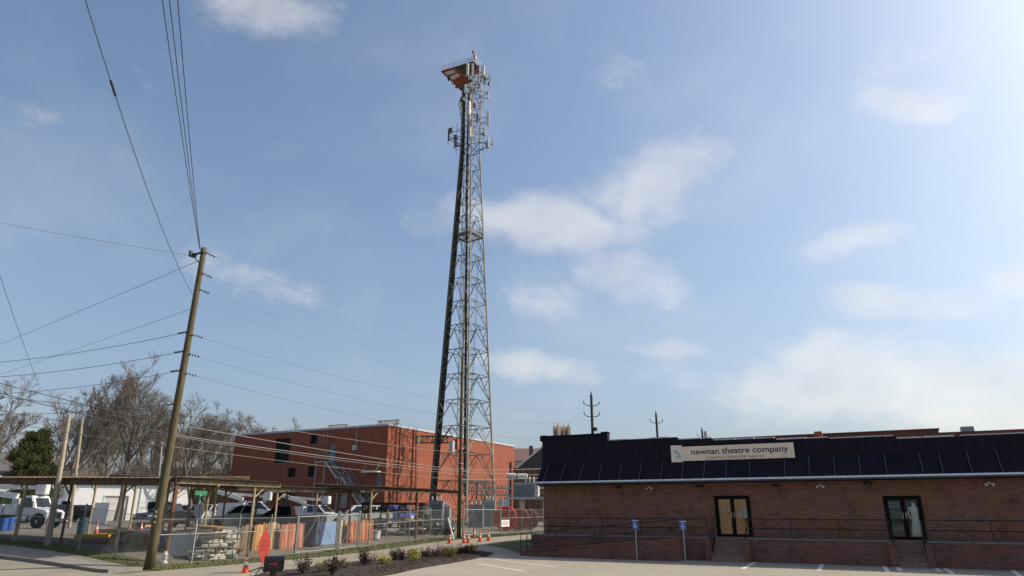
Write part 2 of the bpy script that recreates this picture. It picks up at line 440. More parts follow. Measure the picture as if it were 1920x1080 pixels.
# kerb between street and lot bed
# painted bay lines on the lot
M_LINE = mat('line_paint', (.62, .61, .57), .8, var=.15, scale=4, col2=(.38, .36, .32), cov=.25)


def painted(p, q, w=.19):
    p, q = Vector(p), Vector(q); d = (q - p); d.z = 0; d.normalize(); n = Vector((-d.y, d.x, 0)) * w / 2
    z = -.036
    MB().add([(x.x, x.y, z) for x in (p - n, q - n, q + n, p + n)], [(0, 1, 2, 3)]).build('bay_line', M_LINE, lot)


for (a, b) in [((1392, 1065), (1422, 1049.5)), ((1535, 1067.5), (1544, 1052.5)), ((1665, 1071), (1655.5, 1057)), ((1689, 1069.5), (1683, 1062.5)),
               ((1764, 1070), (1754, 1063.5)), ((1787, 1075), (1767, 1061)), ((1914, 1080), (1894, 1065)), ((1691, 1069.4), (1758, 1070.2))]:
    painted(on_g(*a), on_g(*b))
for (a, b) in [((925, 1047), (1045, 1062)), ((895, 1055), (985, 1070)), ((958, 1042), (1010, 1046))]:
    painted(on_g(*a), on_g(*b), .12)

# mulch bed (low mound)
bed_poly = [(-22.6, 20.6), (-18.0, 20.6), (-18.1, 24), (-18.8, 27), (-19.4, 31.5), (-19.9, 35.4), (-20.6, 37.6), (-22.0, 39.6), (-23.3, 40.6), (-23.4, 36), (-23.3, 29), (-23.1, 24.5)]
bedc = Vector((sum(p[0] for p in bed_poly) / 12, sum(p[1] for p in bed_poly) / 12, 0))
mb = MB(); ring = []
for k, s in enumerate((1.0, .93, .75, .45, .0)):
    zz = (-.06, .05, .11, .15, .16)[k]
    ring.append([(bedc.x + (p[0] - bedc.x) * (s if s else .02) + random.uniform(-.05, .05), bedc.y + (p[1] - bedc.y) * (s if s else .02), zz + random.uniform(-.015, .015)) for p in bed_poly])
vs = [p for r_ in ring for p in r_]; n = 12
fs = [(j * n + i, j * n + (i + 1) % n, (j + 1) * n + (i + 1) % n, (j + 1) * n + i) for j in range(4) for i in range(n)] + [tuple(range(4 * n, 5 * n))]
bed = structure(mb.add(vs, fs).build('mulch_bed', M_MULCH, smooth=True))
# chips of bark lying on the bed and its edge: too many and too small to count
mb = MB()
for i in range(2600):
    t = random.random(); j = random.randrange(12); p = Vector(bed_poly[j]); q = Vector(bed_poly[(j + 1) % 12]); e = p.lerp(q, t)
    s = math.sqrt(random.random()) * 1.02; x = bedc.x + (e.x - bedc.x) * s; y = bedc.y + (e.y - bedc.y) * s
    zz = .15 * (1 - s ** 3) + .02 if s < .98 else -.02
    a = random.uniform(0, 3.14); l = random.uniform(.03, .09)
    mb.obox((x, y, zz + .015), (l, l * .4, .015), Matrix.Rotation(a, 3, 'Z') @ Matrix.Rotation(random.uniform(-.5, .5), 3, 'X'))
o = mb.build('bark_mulch', mat('bark', (.045, .03, .022), .95, var=.5, scale=20)); o['kind'] = 'stuff'; tag(o, 'dark bark mulch chips spread over the planting bed', 'mulch')

# short grass on the verges
mb = MB()


def blade(x, y, z, h):
    a = random.uniform(0, 6.28); dx, dy = math.cos(a) * .02, math.sin(a) * .02; t = random.uniform(-.05, .05)
    mb.add([(x - dx, y - dy, z), (x + dx, y + dy, z), (x + t, y - t, z + h)], [(0, 1, 2)])


for i in range(9000):
    q = random.random()
    if q < .6: x, y = random.uniform(-30.4, -28.2) if random.random() < .8 else random.gauss(-30.3, .15), random.uniform(21.3, 60)
    elif q < .88: x, y = random.uniform(-48, -30.4), random.uniform(20.95, 22.9)
    else: x, y = random.uniform(-22.5, -18.8), random.uniform(41, 60)
    blade(x, y, gh(x, y) - .035, random.uniform(.04, .13))
o = mb.build('grass', mat('grass_blades', (.085, .10, .025), .9, var=.4, scale=3, col2=(.17, .135, .07), cov=.5)); o['kind'] = 'stuff'; tag(o, 'thin patchy grass growing on the roadside verges', 'grass')


# ================================================================== BUILDINGS
def holed_wall(mb, u0, u1, z0, z1, v, holes, dep):
    us = sorted({u0, u1} | {h[0] for h in holes} | {h[1] for h in holes}); zs = sorted({z0, z1} | {h[2] for h in holes} | {h[3] for h in holes})
    for i in range(len(us) - 1):
        for j in range(len(zs) - 1):
            cu, cz = (us[i] + us[i + 1]) / 2, (zs[j] + zs[j + 1]) / 2
            if any(h[0] < cu < h[1] and h[2] < cz < h[3] for h in holes): continue
            mb.add([(us[i], v, zs[j]), (us[i + 1], v, zs[j]), (us[i + 1], v, zs[j + 1]), (us[i], v, zs[j + 1])], [(0, 1, 2, 3)])
    for (a, b, c, d) in holes + [(u0, u1, z0, z1)]:
        for (p, q) in (((a, c), (b, c)), ((b, c), (b, d)), ((b, d), (a, d)), ((a, d), (a, c))):
            mb.add([(p[0], v, p[1]), (q[0], v, q[1]), (q[0], v + dep, q[1]), (p[0], v + dep, p[1])], [(0, 1, 2, 3)])
    return mb


def ring_frame(u0, u1, z0, z1, v, w, d):          # a frame round an opening, front at v
    mb = MB(); mb.box((u0, v, z0), (u0 + w, v + d, z1)); mb.box((u1 - w, v, z0), (u1, v + d, z1))
    mb.box((u0 + w, v, z1 - w), (u1 - w, v + d, z1)); mb.box((u0 + w, v, z0), (u1 - w, v + d, z0 + w)); return mb


# ---------------------------------------------------------------- theatre
TF, TL, TU = 39.9, 38.3, -18.55
M_TB = brick_mat('theatre_brick', (.265, .092, .068), (.135, .050, .044), (.26, .195, .15), patch=(.20, .125, .032), cov=.58, bw=.27, rh=.09, ms=.014)
M_BLK = mat('black_siding', (.019, .014, .024), .8, var=.3, scale=.8, stretch=(6, 6, .4), spec=.08)
M_AWN = mat('black_awning', (.015, .013, .021), .8, var=.3, scale=.8, spec=.08)
M_COP = mat('grey_coping', (.42, .42, .42), .5, .2, var=.15, scale=3)


def theatre():
    T = thing('theatre_building', 'long low dark brick theatre with black metal awning along its front', 'building', (TU, TF, 0))
    d1 = (on_v(1342, 970, TF).x, on_v(1409, 970, TF).x, 1.1, on_v(1376, 929, TF).z)
    d2 = (on_v(1661, 970, TF).x, on_v(1733, 970, TF).x, 1.1, on_v(1695, 929.5, TF).z)
    mb = holed_wall(MB(), TU, 30, 0, 5.0, TF, [d1, d2], .32)
    mb.build('front_wall', M_TB, T)
    MB().box((TU, TF + .33, 0), (30, 64, 5.9)).build('wall', M_TB, T)
    # black upper facade in stepped panels
    segs = [(1014, 1139, 816.5), (1139, 1271, 823.3), (1271, 1337, 823.2), (1337, 1415, 824.2), (1415, 1455, 822), (1455, 1555, 822.6), (1555, 1680, 820), (1680, 1800, 820.5), (1800, 2400, 817)]
    cuts = []
    for (a, b, y) in segs:
        ua = TU if a == 1014 else on_v(a, y, TF - .1).x; ub = 30 if b == 2400 else on_v(b, y, TF - .1).x
        z = on_v((a + min(b, 1900)) / 2, y, TF - .1).z if b != 2400 else on_v(1860, 815, TF - .1).z
        cuts.append((ua, ub, z))
    for i, (ua, ub, z) in enumerate(cuts):
        MB().box((ua + .002, TF - .10, 4.95), (ub - .002, TF + .30, z)).build('parapet_panel', M_BLK, T)
        x = ua + .02; m = M_BLK if i < 2 else M_COP
        while x < ub - .3:                                     # coping lengths, a little uneven
            w = min(random.uniform(1.1, 1.5), ub - x - .02)
            dz = random.uniform(-.015, .02)
            if i < 2: MB().box((x, TF - .14, z + .002), (x + w, TF + .34, z + .05 + dz)).build('coping', M_COP if i == 1 else M_BLK, T)
            else: MB().box((x, TF - .13, z + .002), (x + w - random.uniform(.02, .08), TF + .33, z + .07 + dz)).build('coping', m, T)
            x += w
    MB().box((TU - .12, TF - .22, cuts[0][2] - .28), (TU + .35, TF + .36, cuts[0][2] + .09)).build('corner_cap', M_BLK, T, bevel=.04)
    MB().box((on_v(1128, 815, TF).x, TF - .16, cuts[0][2] + .055), (cuts[0][1] + .02, TF + .36, cuts[0][2] + .13)).build('corner_cap', M_BLK, T)
    # awning
    gv = TF - .95
    MB().prism([(TU - .02, TF - .11, 5.2), (TU - .02, gv, 4.06), (TU - .02, gv, 3.98), (TU - .02, TF - .002, 3.9), (TU - .02, TF - .002, 5.2)], (30 - TU, 0, 0)).build('awning', M_AWN, T)
    MB().box((TU - .05, gv - .09, 4.02), (30, gv - .002, 4.11)).build('gutter', mat('gutter_metal', (.62, .66, .72), .4, .1, var=.2, scale=2), T)
    MB().box((TU - .05, gv - .07, 3.93), (30, gv + .05, 4.017)).build('gutter_board', mat('dark_board', (.05, .06, .07), .7), T)
    ribs = [1019, 1050, 1086, 1122, 1160, 1198, 1238, 1278, 1319, 1361, 1405.5, 1472, 1519, 1567, 1615, 1665, 1733, 1771, 1825.5, 1883, 1950, 2020]
    M_RIB = mat('rib_metal', (.055, .053, .062), .7)
    for x in ribs:
        uu = on_v(x, 896, gv).x
        MB().bar((uu, gv + .0, 4.13), (uu, TF - .14, 5.19), .045, .06).build('awning_rib', M_RIB, T)
    # doors
    M_FR = mat('door_frame', (.014, .011, .010), .8, spec=.08)
    G = glass_mat('door_glass', (.93, .94, .94), .0)
    for k, (a, b, c, d) in enumerate((d1, d2)):
        fr = ring_frame(a, b, c + .01, d, TF - .03, .09, .16).build('door_frame', M_FR, T)
        mid = (a + b) / 2
        for (x0, x1) in ((a + .1, mid - .005), (mid + .005, b - .1)):
            lf = ring_frame(x0, x1, c + .03, d - .1, TF + .02, .10, .05).build('door', M_FR, T)
            MB().box((x0 + .1, TF + .04, c + .13), (x1 - .1, TF + .05, d - .2)).build('pane', G, lf)
            hx = x1 - .06 if x1 < mid else x0 + .06
            MB().tube((hx, TF - .03, c + .95), (hx, TF - .03, c + 1.25), .014, n=8).tube((hx, TF - .03, c + .97), (hx, TF + .03, c + .97), .01).tube((hx, TF - .03, c + 1.23), (hx, TF + .03, c + 1.23), .01).build('handle', mat('steel', (.5, .5, .5), .3, .9), lf)
        MB().box((a - .3, TF + .321, c - .02), (b + .3, TF + .329, d + .2)).build('lobby_dark', mat('lobby_shade', (.02, .022, .024), .8), T)  # near-black sheet: the shade of the unlit lobby is put into its colour
        if k == 0:
            for (x0, x1) in ((a + .2, mid - .1), (mid + .1, b - .2)):
                MB().box((x0, TF + .075, c + .1), (x1, TF + .085, d - .18)).build('door_tan_panel', mat('tan_board', (.74, .37, .12), .8, var=.15), T)  # plain tan panels set just behind the glass
            for (x0, z0, w, h) in ((a + .38, c + 1.25, .22, .22), (mid + .25, c + 1.0, .26, .38), (mid + .55, c + .95, .25, .52)):
                MB().box((x0, TF + .066, z0), (x0 + w, TF + .072, z0 + h)).build('notice', mat('paper', (.6, .58, .55), .8), T)
        else:
            for (z0, h) in ((c + .95, .42), (c + .42, .3), (c + 1.45, .3)):
                MB().box((a + .2, TF + .09, z0), (mid - .1, TF + .1, z0 + h)).build('notice', mat('teal_poster', (.07, .14, .15), .6, var=.3), T)
    # white gown on a stand, behind the glass of the right-hand doors
    a, b, c, d = d2; gx = (a + b) / 2 + .46
    D = thing('gown_display', 'white floor-length gown displayed behind the glass door', 'gown', (gx, TF + .19, 1.1))
    MB().lathe([(.34, .12), (.32, .4), (.27, .75), (.18, 1.08), (.21, 1.25), (.24, 1.42), (.20, 1.58), (.10, 1.66), (.09, 1.72), (.12, 1.78), (.02, 1.84)], (gx, TF + .19, 1.1), 18).build('gown', mat('white_cloth', (.85, .84, .76), .9), D, smooth=True)
    for vv in bpy.data.objects['gown'].data.vertices: vv.co.y *= .33; vv.co.x *= .82; vv.co.z *= .94
    for s in (-1, 1): MB().path([(gx + s * .2, TF + .19, 2.6), (gx + s * .3, TF + .16, 2.3), (gx + s * .2, TF + .13, 2.05)], .045, 6).build('sleeve', MATS['white_cloth'], D)
    MB().lathe([(.13, 0), (.13, .02), (.015, .03), (.015, .3)], (gx, TF + .19, 1.082), 10).build('stand', BLACKM(), D)
    # raised brick walkway with stone edge, steps cut into it
    st = [(on_v(1331, 1030, TL).x, on_v(1401, 1030, TL).x), (on_v(1677, 1040, TL).x, on_v(1742, 1040, TL).x)]
    pieces = [(TU - .1, st[0][0]), (st[0][1], st[1][0]), (st[1][1], 30)]
    M_LB = brick_mat('ledge_brick', (.24, .080, .062), (.130, .046, .042), (.21, .155, .125), patch=(.13, .075, .045), cov=.4, bw=.27, rh=.09, ms=.014)
    M_ST = mat('edge_stone', (.19, .165, .15), .85, var=.25, scale=4, col2=(.10, .085, .075), cov=.4)
    for (a, b) in pieces:
        MB().box((a, TL, -.08), (b, TF - .004, 1.03)).build('walkway_wall', M_LB, T)
        x = a
        while x < b - .05:
            w = min(1.8, b - x); MB().box((x + .004, TL - .05, 1.032), (x + w - .004, TF - .006, 1.10)).build('edge_stone', M_ST, T); x += w
    M_STEP = mat('step_brick', (.25, .15, .115), .9, var=.4, scale=8, col2=(.27, .20, .165), cov=.35)
    for (a, b) in st:
        MB().box((a - .18, TL - .30, -.08), (a + .1, TL - .002, 1.0)).build('stair_cheek', M_LB, T)
        MB().box((b - .1, TL - .30, -.08), (b + .18, TL - .002, 1.0)).build('stair_cheek', M_LB, T)
        for i in range(6):
            MB().box((a + .102, TL - .24 + i * .27, -.08), (b - .102, TL - .24 + (i + 1) * .27 - .002 if i < 5 else TF - .006, (i + 1) * .18)).build('step', M_STEP, T)
    # flood lights under the awning
    for (x, y, white) in ((1160, 912.5, 0), (1217, 914.5, 1), (1312, 910.5, 0), (1455, 909.5, 0), (1538, 911, 1), (1626, 905, 0), (1855, 906.5, 1)):
        p = on_v(x, y, TF - .12); m = mat('lamp_white', (.6, .58, .5), .4) if white else BLACKM()
        mb = MB().cbox((p.x, TF - .03, p.z + .03), (.12, .058, .12))
        for s in (-1, 1):
            ax = Vector((s * .55, -.75, -.35)).normalized(); q = Vector((p.x + s * .07, TF - .09, p.z))
            mb.lathe([(.03, 0), (.06, .06), (.075, .15), (.06, .155)], q, 10, ax)
        mb.build('flood_light', m, T)
    # roof clutter
    MB().box((on_v(1330, 822, 47).x, 47, 5.9), (on_v(1760, 807, 47).x, 63.9, on_v(1600, 812.3, 47).z)).build('rear_wall', brick_mat('rear_brick', (.20, .075, .055), (.15, .06, .05), (.14, .12, .1)), T)
    zz = on_v(1850, 806.8, 47).z
    MB().box((on_v(1760, 812, 47).x + .003, 47.1, 5.9), (30, 63.8, zz)).build('rear_wall', MATS['rear_brick'], T)
    MB().box((on_v(1330, 822, 47).x - .05, 46.93, on_v(1600, 812.3, 47).z + .002), (on_v(1760, 807, 47).x + .05, 47.3, on_v(1600, 812.3, 47).z + .07)).build('rear_coping', mat('rust_cap', (.16, .06, .04), .7), T)
    p = on_v(1534, 815, 45); MB().box((p.x - .2, 44.8, 5.9), (p.x + .22, 45.3, on_v(1534, 809.5, 45).z)).build('chimney', brick_mat('chimney_brick', (.4, .13, .05), (.33, .1, .05), (.2, .15, .1)), T)
    p = on_v(1813, 805, 49); MB().box((p.x - .32, 48.6, 5.9), (p.x + .32, 49.3, on_v(1813, 799.5, 48.6).z)).build('roof_unit', mat('roof_box', (.28, .31, .31), .6), T)
    return T


theatre()


def theatre_sign():
    v = TF - .20
    a, b = on_v(1278, 850, v), on_v(1489, 844, v); z1 = on_v(1385, 833.5, v).z; z0 = on_v(1385, 861.2, v).z
    S = thing('theatre_sign', 'cream signboard with purple lettering on the black facade', 'sign', ((a.x + b.x) / 2, v, z0))
    M_SB = mat('sign_board', (.80, .66, .50), .7, var=.08, scale=1.2, col2=(.68, .54, .40), cov=.3, spec=.1)
    MB().box((a.x, v - .01, z0), (b.x, v + .04, z1)).build('board', M_SB, S)
    p = on_v(1258.5, 850, v)
    MB().box((p.x, v - .035, z0 - .05), (a.x + .04, v - .012, z1 + .09)).build('logo_panel', mat('logo_board', (.84, .71, .56), .7, var=.06, spec=.1), S)
    for (x, z) in ((p.x + .3, z0), (b.x - .4, z0), (p.x + 3, z0)):
        MB().bar((x, v + .04, z + .4), (x, TF - .1, z + .4), .05).build('bracket', BLACKM(), S)
    M_PU = mat('purple_letter', (.055, .022, .06), .6); M_GO = mat('brown_letter', (.20, .13, .10), .6)
    tx0 = on_v(1296, 845, v).x; tx1 = on_v(1478, 840, v).x
    text_part('newnan theatre company', .46, (tx0, v - .013, on_v(1385, 849.3, v).z), (0, -1, 0), M_PU, S, 'letter', .006, tx1 - tx0, (1, 0, 0), .006)
    tx0 = on_v(1324, 858, v).x; tx1 = on_v(1433, 854, v).x
    text_part("COWETA'S HOME FOR THEATRE", .215, (tx0, v - .013, on_v(1385, 859.2, v).z), (0, -1, 0), M_GO, S, 'small_letter', .005, tx1 - tx0, (1, 0, 0))
    M_LB = mat('logo_blue', (.33, .47, .58), .6)
    mb = MB()
    for (cx, cz, r, sx) in ((1266, 846, .10, 1), (1271.5, 851, .085, 1.2), (1275, 855.5, .10, .9), (1269, 857.5, .07, 1.3)):
        q = on_v(cx, cz, v - .04); n = 10
        mb.prism([(q.x + math.cos(6.283 * i / n) * r * sx, v - .037, q.z + math.sin(6.283 * i / n) * r * (1.3 if i % 2 else .8)) for i in range(n)], (0, -.006, 0))
    mb.build('logo', M_LB, S)


theatre_sign()


def railings():
    m = mat('rail_black', (.014, .013, .014), .5)
    st = [(on_v(1331, 1030, TL).x, on_v(1401, 1030, TL).x), (on_v(1677, 1040, TL).x, on_v(1742, 1040, TL).x)]
    for i, (a, b, lab) in enumerate(((-9.6, st[0][0] - .05, 'short black rail on the walkway between ramp head and tan-panel doors'), (st[0][1] + .05, st[1][0] - .05, 'black pipe rail on the walkway between the two flights of steps'), (st[1][1] + .05, 12, 'black pipe rail on the walkway beyond the gown display doors'))):
        T = thing('railing', lab, 'railing', (a, TL + .12, 1.10))
        y = TL + .12
        MB().tube((a, y, 2.02), (b, y, 2.02), .024, n=8).build('top_rail', m, T); MB().tube((a, y, 1.56), (b, y, 1.56), .02, n=8).build('mid_rail', m, T)
        n = max(1, round((b - a) / 2.4))
        for k in range(n + 1): MB().tube((a + (b - a) * k / n, y, 1.09), (a + (b - a) * k / n, y, 2.02), .022, n=8).build('post', m, T)
        if i == 0: pass
    labs = (('black handrail up the left of the tan-panel door steps', 'black handrail up the right of the tan-panel door steps'), ('black handrail up the left of the gown-door steps', 'black handrail up the right of the gown-door steps'))
    for (a, b), lb in zip(st, labs):
        for x, l2 in ((a + .04, lb[0]), (b - .04, lb[1])):
            T = thing('stair_handrail', l2, 'handrail', (x, TL - .2, 0))
            MB().path([(x, TL - .2, -.0), (x, TL - .2, .95), (x, TL + .9, 1.98), (x, TF - .35, 1.98), (x, TF - .35, 1.085)], .022, 6).build('rail', m, T)
            MB().path([(x, TL - .2, .5), (x, TL + .9, 1.55), (x, TF - .35, 1.55)], .018, 6).build('mid_rail', m, T)
    # ramp along the front at the left end, rising to the right
    R_ = thing('access_ramp', 'brick access ramp rising along the theatre front', 'ramp', (TU, TL - 1.4, 0))
    a, b = TU - .15, -9.6; y0, y1 = TL - 1.35, TL - .055
    mb = MB(); mb.prism([(a, y0, -.06), (b, y0, -.06), (b, y0, 1.0), (a, y0, .18)], (0, y1 - y0, 0)); mb.build('ramp_wall', MATS['ledge_brick'], R_)
    mb = MB(); mb.prism([(a - .02, y0 - .04, .182), (b + .02, y0 - .04, 1.002), (b + .02, y0 - .04, 1.07), (a - .02, y0 - .04, .25)], (0, y1 - y0 + .03, 0)); mb.build('ramp_slab', MATS['ledge_brick'], R_)
    T = thing('railing', 'long black sloping rail along the outer edge of the ramp', 'railing', (a, y0, .2))
    zz = lambda x: .25 + (x - a) / (b - a) * .82
    MB().tube((a, y0 + .05, zz(a) + .92), (b, y0 + .05, zz(b) + .92), .024, n=8).build('top_rail', m, T); MB().tube((a, y0 + .05, zz(a) + .46), (b, y0 + .05, zz(b) + .46), .02, n=8).build('mid_rail', m, T)
    for k in range(5): x = a + (b - a) * k / 4; MB().tube((x, y0 + .05, zz(x) - .02), (x, y0 + .05, zz(x) + .92), .022, n=8).build('post', m, T)
    T = thing('railing', 'level black rail on the walkway behind the ramp', 'railing', (a, TL + .1, 1.1))
    MB().tube((a, TL + .1, 2.02), (-9.7, TL + .1, 2.02), .024, n=8).build('top_rail', m, T); MB().tube((a, TL + .1, 1.56), (-9.7, TL + .1, 1.56), .02, n=8).build('mid_rail', m, T)
    for k in range(5): x = a + (-9.7 - a) * k / 4; MB().tube((x, TL + .1, 1.09), (x, TL + .1, 2.02), .022, n=8).build('post', m, T)
    p = on_g(988.5, 1031.5)
    T = thing('railing', 'short black rail at the foot of the ramp on the grass', 'railing', (p.x, p.y, p.z))
    MB().path([(p.x, p.y, p.z - .03), (p.x, p.y, p.z + 1.0), (TU - .25, TL - .3, 1.0), (TU - .25, TL - .3, -.05)], .022, 6).build('rail', m, T)
    MB().tube((p.x, p.y, p.z + .5), (TU - .25, TL - .3, .5), .018).build('mid_rail', m, T)


railings()


def access_signs():
    for (x, yb, y0, y1, lab) in ((1194, 1041, 975, 993, 'blue accessible parking sign on a post in front of the ramp'), (1285, 1046.5, 977, 994.5, 'blue accessible parking sign on a post beside the ramp head')):
        b = on_v(x, yb, TL - 1.75); b.z = -.042
        T = thing('parking_sign', lab, 'sign', b, group=None)
        z1 = on_v(x, y0, b.y).z; z0 = on_v(x, y1, b.y).z
        MB().box((b.x - .025, b.y, -.045), (b.x + .025, b.y + .04, z1 - .03)).build('post', GALV(), T)
        MB().box((b.x - .16, b.y - .012, z0), (b.x + .16, b.y - .002, z1)).build('plate', mat('sign_blue', (.035, .12, .42), .45, var=.05), T, bevel=.004)
        c = Vector((b.x, b.y - .02, (z0 + z1) / 2 - .02)); m = mat('sign_white', (.75, .75, .75), .5, var=.04)
        mb = MB(); n = 14
        for i in range(n - 3):
            t0, t1 = 6.283 * (i + 5) / n, 6.283 * (i + 6) / n
            mb.bar((c.x + .075 * math.cos(t0), c.y, c.z - .04 + .075 * math.sin(t0)), (c.x + .075 * math.cos(t1), c.y, c.z - .04 + .075 * math.sin(t1)), .012, .03)
        mb.bar((c.x - .02, c.y, c.z + .10), (c.x - .01, c.y, c.z - .02), .012, .03).bar((c.x - .01, c.y, c.z - .02), (c.x + .07, c.y, c.z - .02), .012, .03).bar((c.x + .07, c.y, c.z - .02), (c.x + .1, c.y, c.z - .1), .012, .03)
        mb.lathe([(.026, 0), (.026, .01)], (c.x - .02, c.y + .005, c.z + .14), 10, (0, -1, 0)); mb.build('wheelchair_symbol', m, T)
        MB().box((b.x - .163, b.y - .016, z1 - .03), (b.x + .163, b.y - .0125, z1 + .001)).build('border', m, T)


access_signs()


# ---------------------------------------------------------------- brick utility building behind the yard
BU, BV, BZ = -48.0, 62.0, 11.5
M_UB = brick_mat('utility_brick', (.275, .086, .052), (.20, .058, .037), (.25, .115, .08), patch=(.29, .112, .072), cov=.45, dirt=(.165, .046, .030))


def utility_building():
    T = thing('brick_building', 'tall flat-roofed red brick utility building beside the lattice tower', 'building', (BU, BV, .9))
    V = BV

    def rect(x0, y0, x1, y1):
        a, b = on_v((x0 + x1) / 2 - (x1 - x0) / 2, (y0 + y1) / 2, V), on_v(x1, (y0 + y1) / 2, V)
        return (a.x, b.x, on_v((x0 + x1) / 2, y1, V).z, on_v((x0 + x1) / 2, y0, V).z)
    wins = [rect(516, 822, 543, 868), rect(582, 815, 594.5, 833), rect(539.5, 877, 554, 895), rect(577, 875, 589.5, 894.5)]
    door = rect(616.5, 834, 628, 864); d2 = rect(705, 888, 715.5, 914); d3 = rect(528, 929, 540, 957); d4 = rect(682, 926, 692, 955)
    mb = holed_wall(MB(), -72.5, BU, .8, BZ, V, wins + [door, d2, d3, d4], .3); mb.build('wall', M_UB, T)
    MB().box((-72.5, V + .302, .8), (BU, 93, BZ - .002)).build('wall', M_UB, T)
    M_FR = mat('steel_frame', (.016, .017, .018), .6, spec=.1); M_W = mat('window_dark', (.006, .007, .008), .4, spec=.12)
    for i, (a, b, c, d) in enumerate(wins):
        w = ring_frame(a + .003, b - .003, c + .003, d - .003, V + .16, .07, .06).build('window', M_FR, T)
        MB().box((a + .07, V + .19, c + .07), (b - .07, V + .2, d - .07)).build('pane', M_W, w)
        MB().box((a - .08, V - .05, c - .1), (b + .08, V + .15, c - .002)).build('sill', mat('sill', (.22, .15, .12), .8), w)
        if i == 0:
            z = c + .35
            while z < d - .2: MB().box((a + .07, V + .08, z), (b - .07, V + .13, z + .05)).build('louvre', M_FR, w); z += .3
        else:
            MB().box(((a + b) / 2 - .025, V + .17, c + .07), ((a + b) / 2 + .025, V + .188, d - .07)).build('mullion', M_FR, w)
    for (a, b, c, d), m in ((door, mat('door_blue', (.14, .20, .24), .5)), (d2, MATS['door_blue']), (d3, mat('door_dark', (.06, .05, .05), .5)), (d4, MATS['door_blue'])):
        MB().box((a + .05, V + .14, c + .003), (b - .05, V + .2, d - .05)).build('door', m, T)
        ring_frame(a + .003, b - .003, c + .003, d - .003, V + .08, .05, .05).build('door_frame', GALV(), T)
        MB().box((a + .25, V + .125, d - .85), (b - .25, V + .138, d - .3)).build('door_window', DARKGLASS(), T)
    # roof edge
    M_E = mat('roof_edge', (.40, .42, .45), .45, .2, var=.1)
    MB().box((-72.6, V - .08, BZ), (BU - .003, V + .35, BZ + .22)).build('roof_edge', M_E, T); MB().box((BU - .35, V - .085, BZ + .001), (BU + .08, 93.08, BZ + .225)).build('roof_edge', M_E, T)
    # flat canopies over the doors
    for (x0, x1, y, out) in ((690, 717, 885.5, 1.2), (517, 552, 922.5, 1.2), (660, 693, 922.5, 1.2)):
        a, b = on_v(x0, y, V), on_v(x1, y, V); mb = MB().box((a.x, V - out, a.z - .08), (b.x, V - .002, a.z + .08)); mb.build('door_canopy', WHITE(), T)
        if y < 900:
            for x in (a.x + .1, b.x - .1): MB().tube((x, V - out + .1, a.z + .08), (x, V, a.z + 1.4), .02).build('stay', GALV(), T)
    # meter box with conduit
    p = on_v(666.5, 839.5, V); MB().box((p.x - .28, V - .25, p.z - .28), (p.x + .28, V - .002, p.z + .28)).build('box', mat('box_grey', (.42, .42, .42), .5), T)
    MB().tube((p.x + .12, V - .06, p.z + .28), (p.x + .12, V - .06, BZ), .035).build('conduit', GALV(), T)
    for x in (608, 615): a = on_v(x, 815, V); MB().tube((a.x, V - .08, on_v(x, 834, V).z), (a.x, V - .08, BZ + .6), .03).build('conduit', mat('tan_pipe', (.4, .31, .2), .6), T)
    p = on_v(646, 938, V); MB().box((p.x - .45, V - .12, p.z - .8), (p.x + .45, V - .002, p.z + .75)).build('panel_box', mat('panel_grey', (.28, .27, .26), .5), T)
    # pipes and a drain on the sunlit side
    for (v, m) in ((64.2, mat('brown_pipe', (.15, .06, .04), .6)), (66.8, MATS['brown_pipe'])):
        MB().tube((BU + .08, v, 1), (BU + .08, v, BZ), .06, n=8).build('downpipe', m, T)
    MB().box((BU + .002, 91.5, 1.5), (BU + .2, 91.9, 9.2)).build('downpipe', BLACKM(), T)
    # steel frames on the roof
    for (x0, y0, x1, y1, v) in ((617, 798, 652, 803, 66), (709, 790, 748, 799, 63.2)):
        a, b = on_v(x0, y0, v), on_v(x1, y1, v); a.z = b.z = max(a.z, b.z)
        F = MB(); h = .45
        F.bar(a, b, .1, .1).bar(a - Vector((0, 0, h)), b - Vector((0, 0, h)), .08, .08)
        n = 7
        for k in range(n + 1):
            q = a.lerp(b, k / n); F.bar(q, q - Vector((0, 0, h)), .06)
            if k < n: F.bar(q, a.lerp(b, (k + 1) / n) - Vector((0, 0, h)), .04)
        for q in (a.lerp(b, .1), a.lerp(b, .9)): F.bar(q, (q.x, q.y, BZ), .09)
        F.build('roof_frame', mat('tan_frame', (.36, .29, .19), .7, var=.3), T)
    # outside stair on the shaded side
    S = thing('steel_staircase', 'grey galvanised outside staircase descending the shaded brick wall', 'staircase', (-54, 60.8, .9))
    sv = 61.0; m = mat('stair_steel', (.30, .31, .33), .5, .4, var=.15)
    P = [on_v(x, y, sv) for (x, y) in ((597, 866), (617, 866), (638, 895), (648, 895), (706, 968))]
    P[1].z = P[0].z; P[3].z = P[2].z; P[4].z = gh(P[4].x, sv) - .02
    def rail(p, q, yy):
        for h in (.5, 1.0): MB().tube(p + Vector((0, yy, h)), q + Vector((0, yy, h)), .03, n=5).build('handrail', m, S)
        n = max(1, int((q - p).length / 1.3))
        for k in range(n + 1): c = p.lerp(q, k / n) + Vector((0, yy, 0)); MB().tube(c, c + Vector((0, 0, 1)), .025, n=5).build('post', m, S)
    for (i, j) in ((0, 1), (2, 3)):
        MB().box((P[i].x, sv - .6, P[i].z - .14), (P[j].x, BV - .02, P[i].z)).build('landing', m, S); rail(P[i], P[j], -.58)
        for x in (P[i].x + .15, P[j].x - .15):
            MB().bar((x, sv - .5, gh(x, sv) - .05), (x, sv - .5, P[i].z - .14), .1).build('support', m, S)
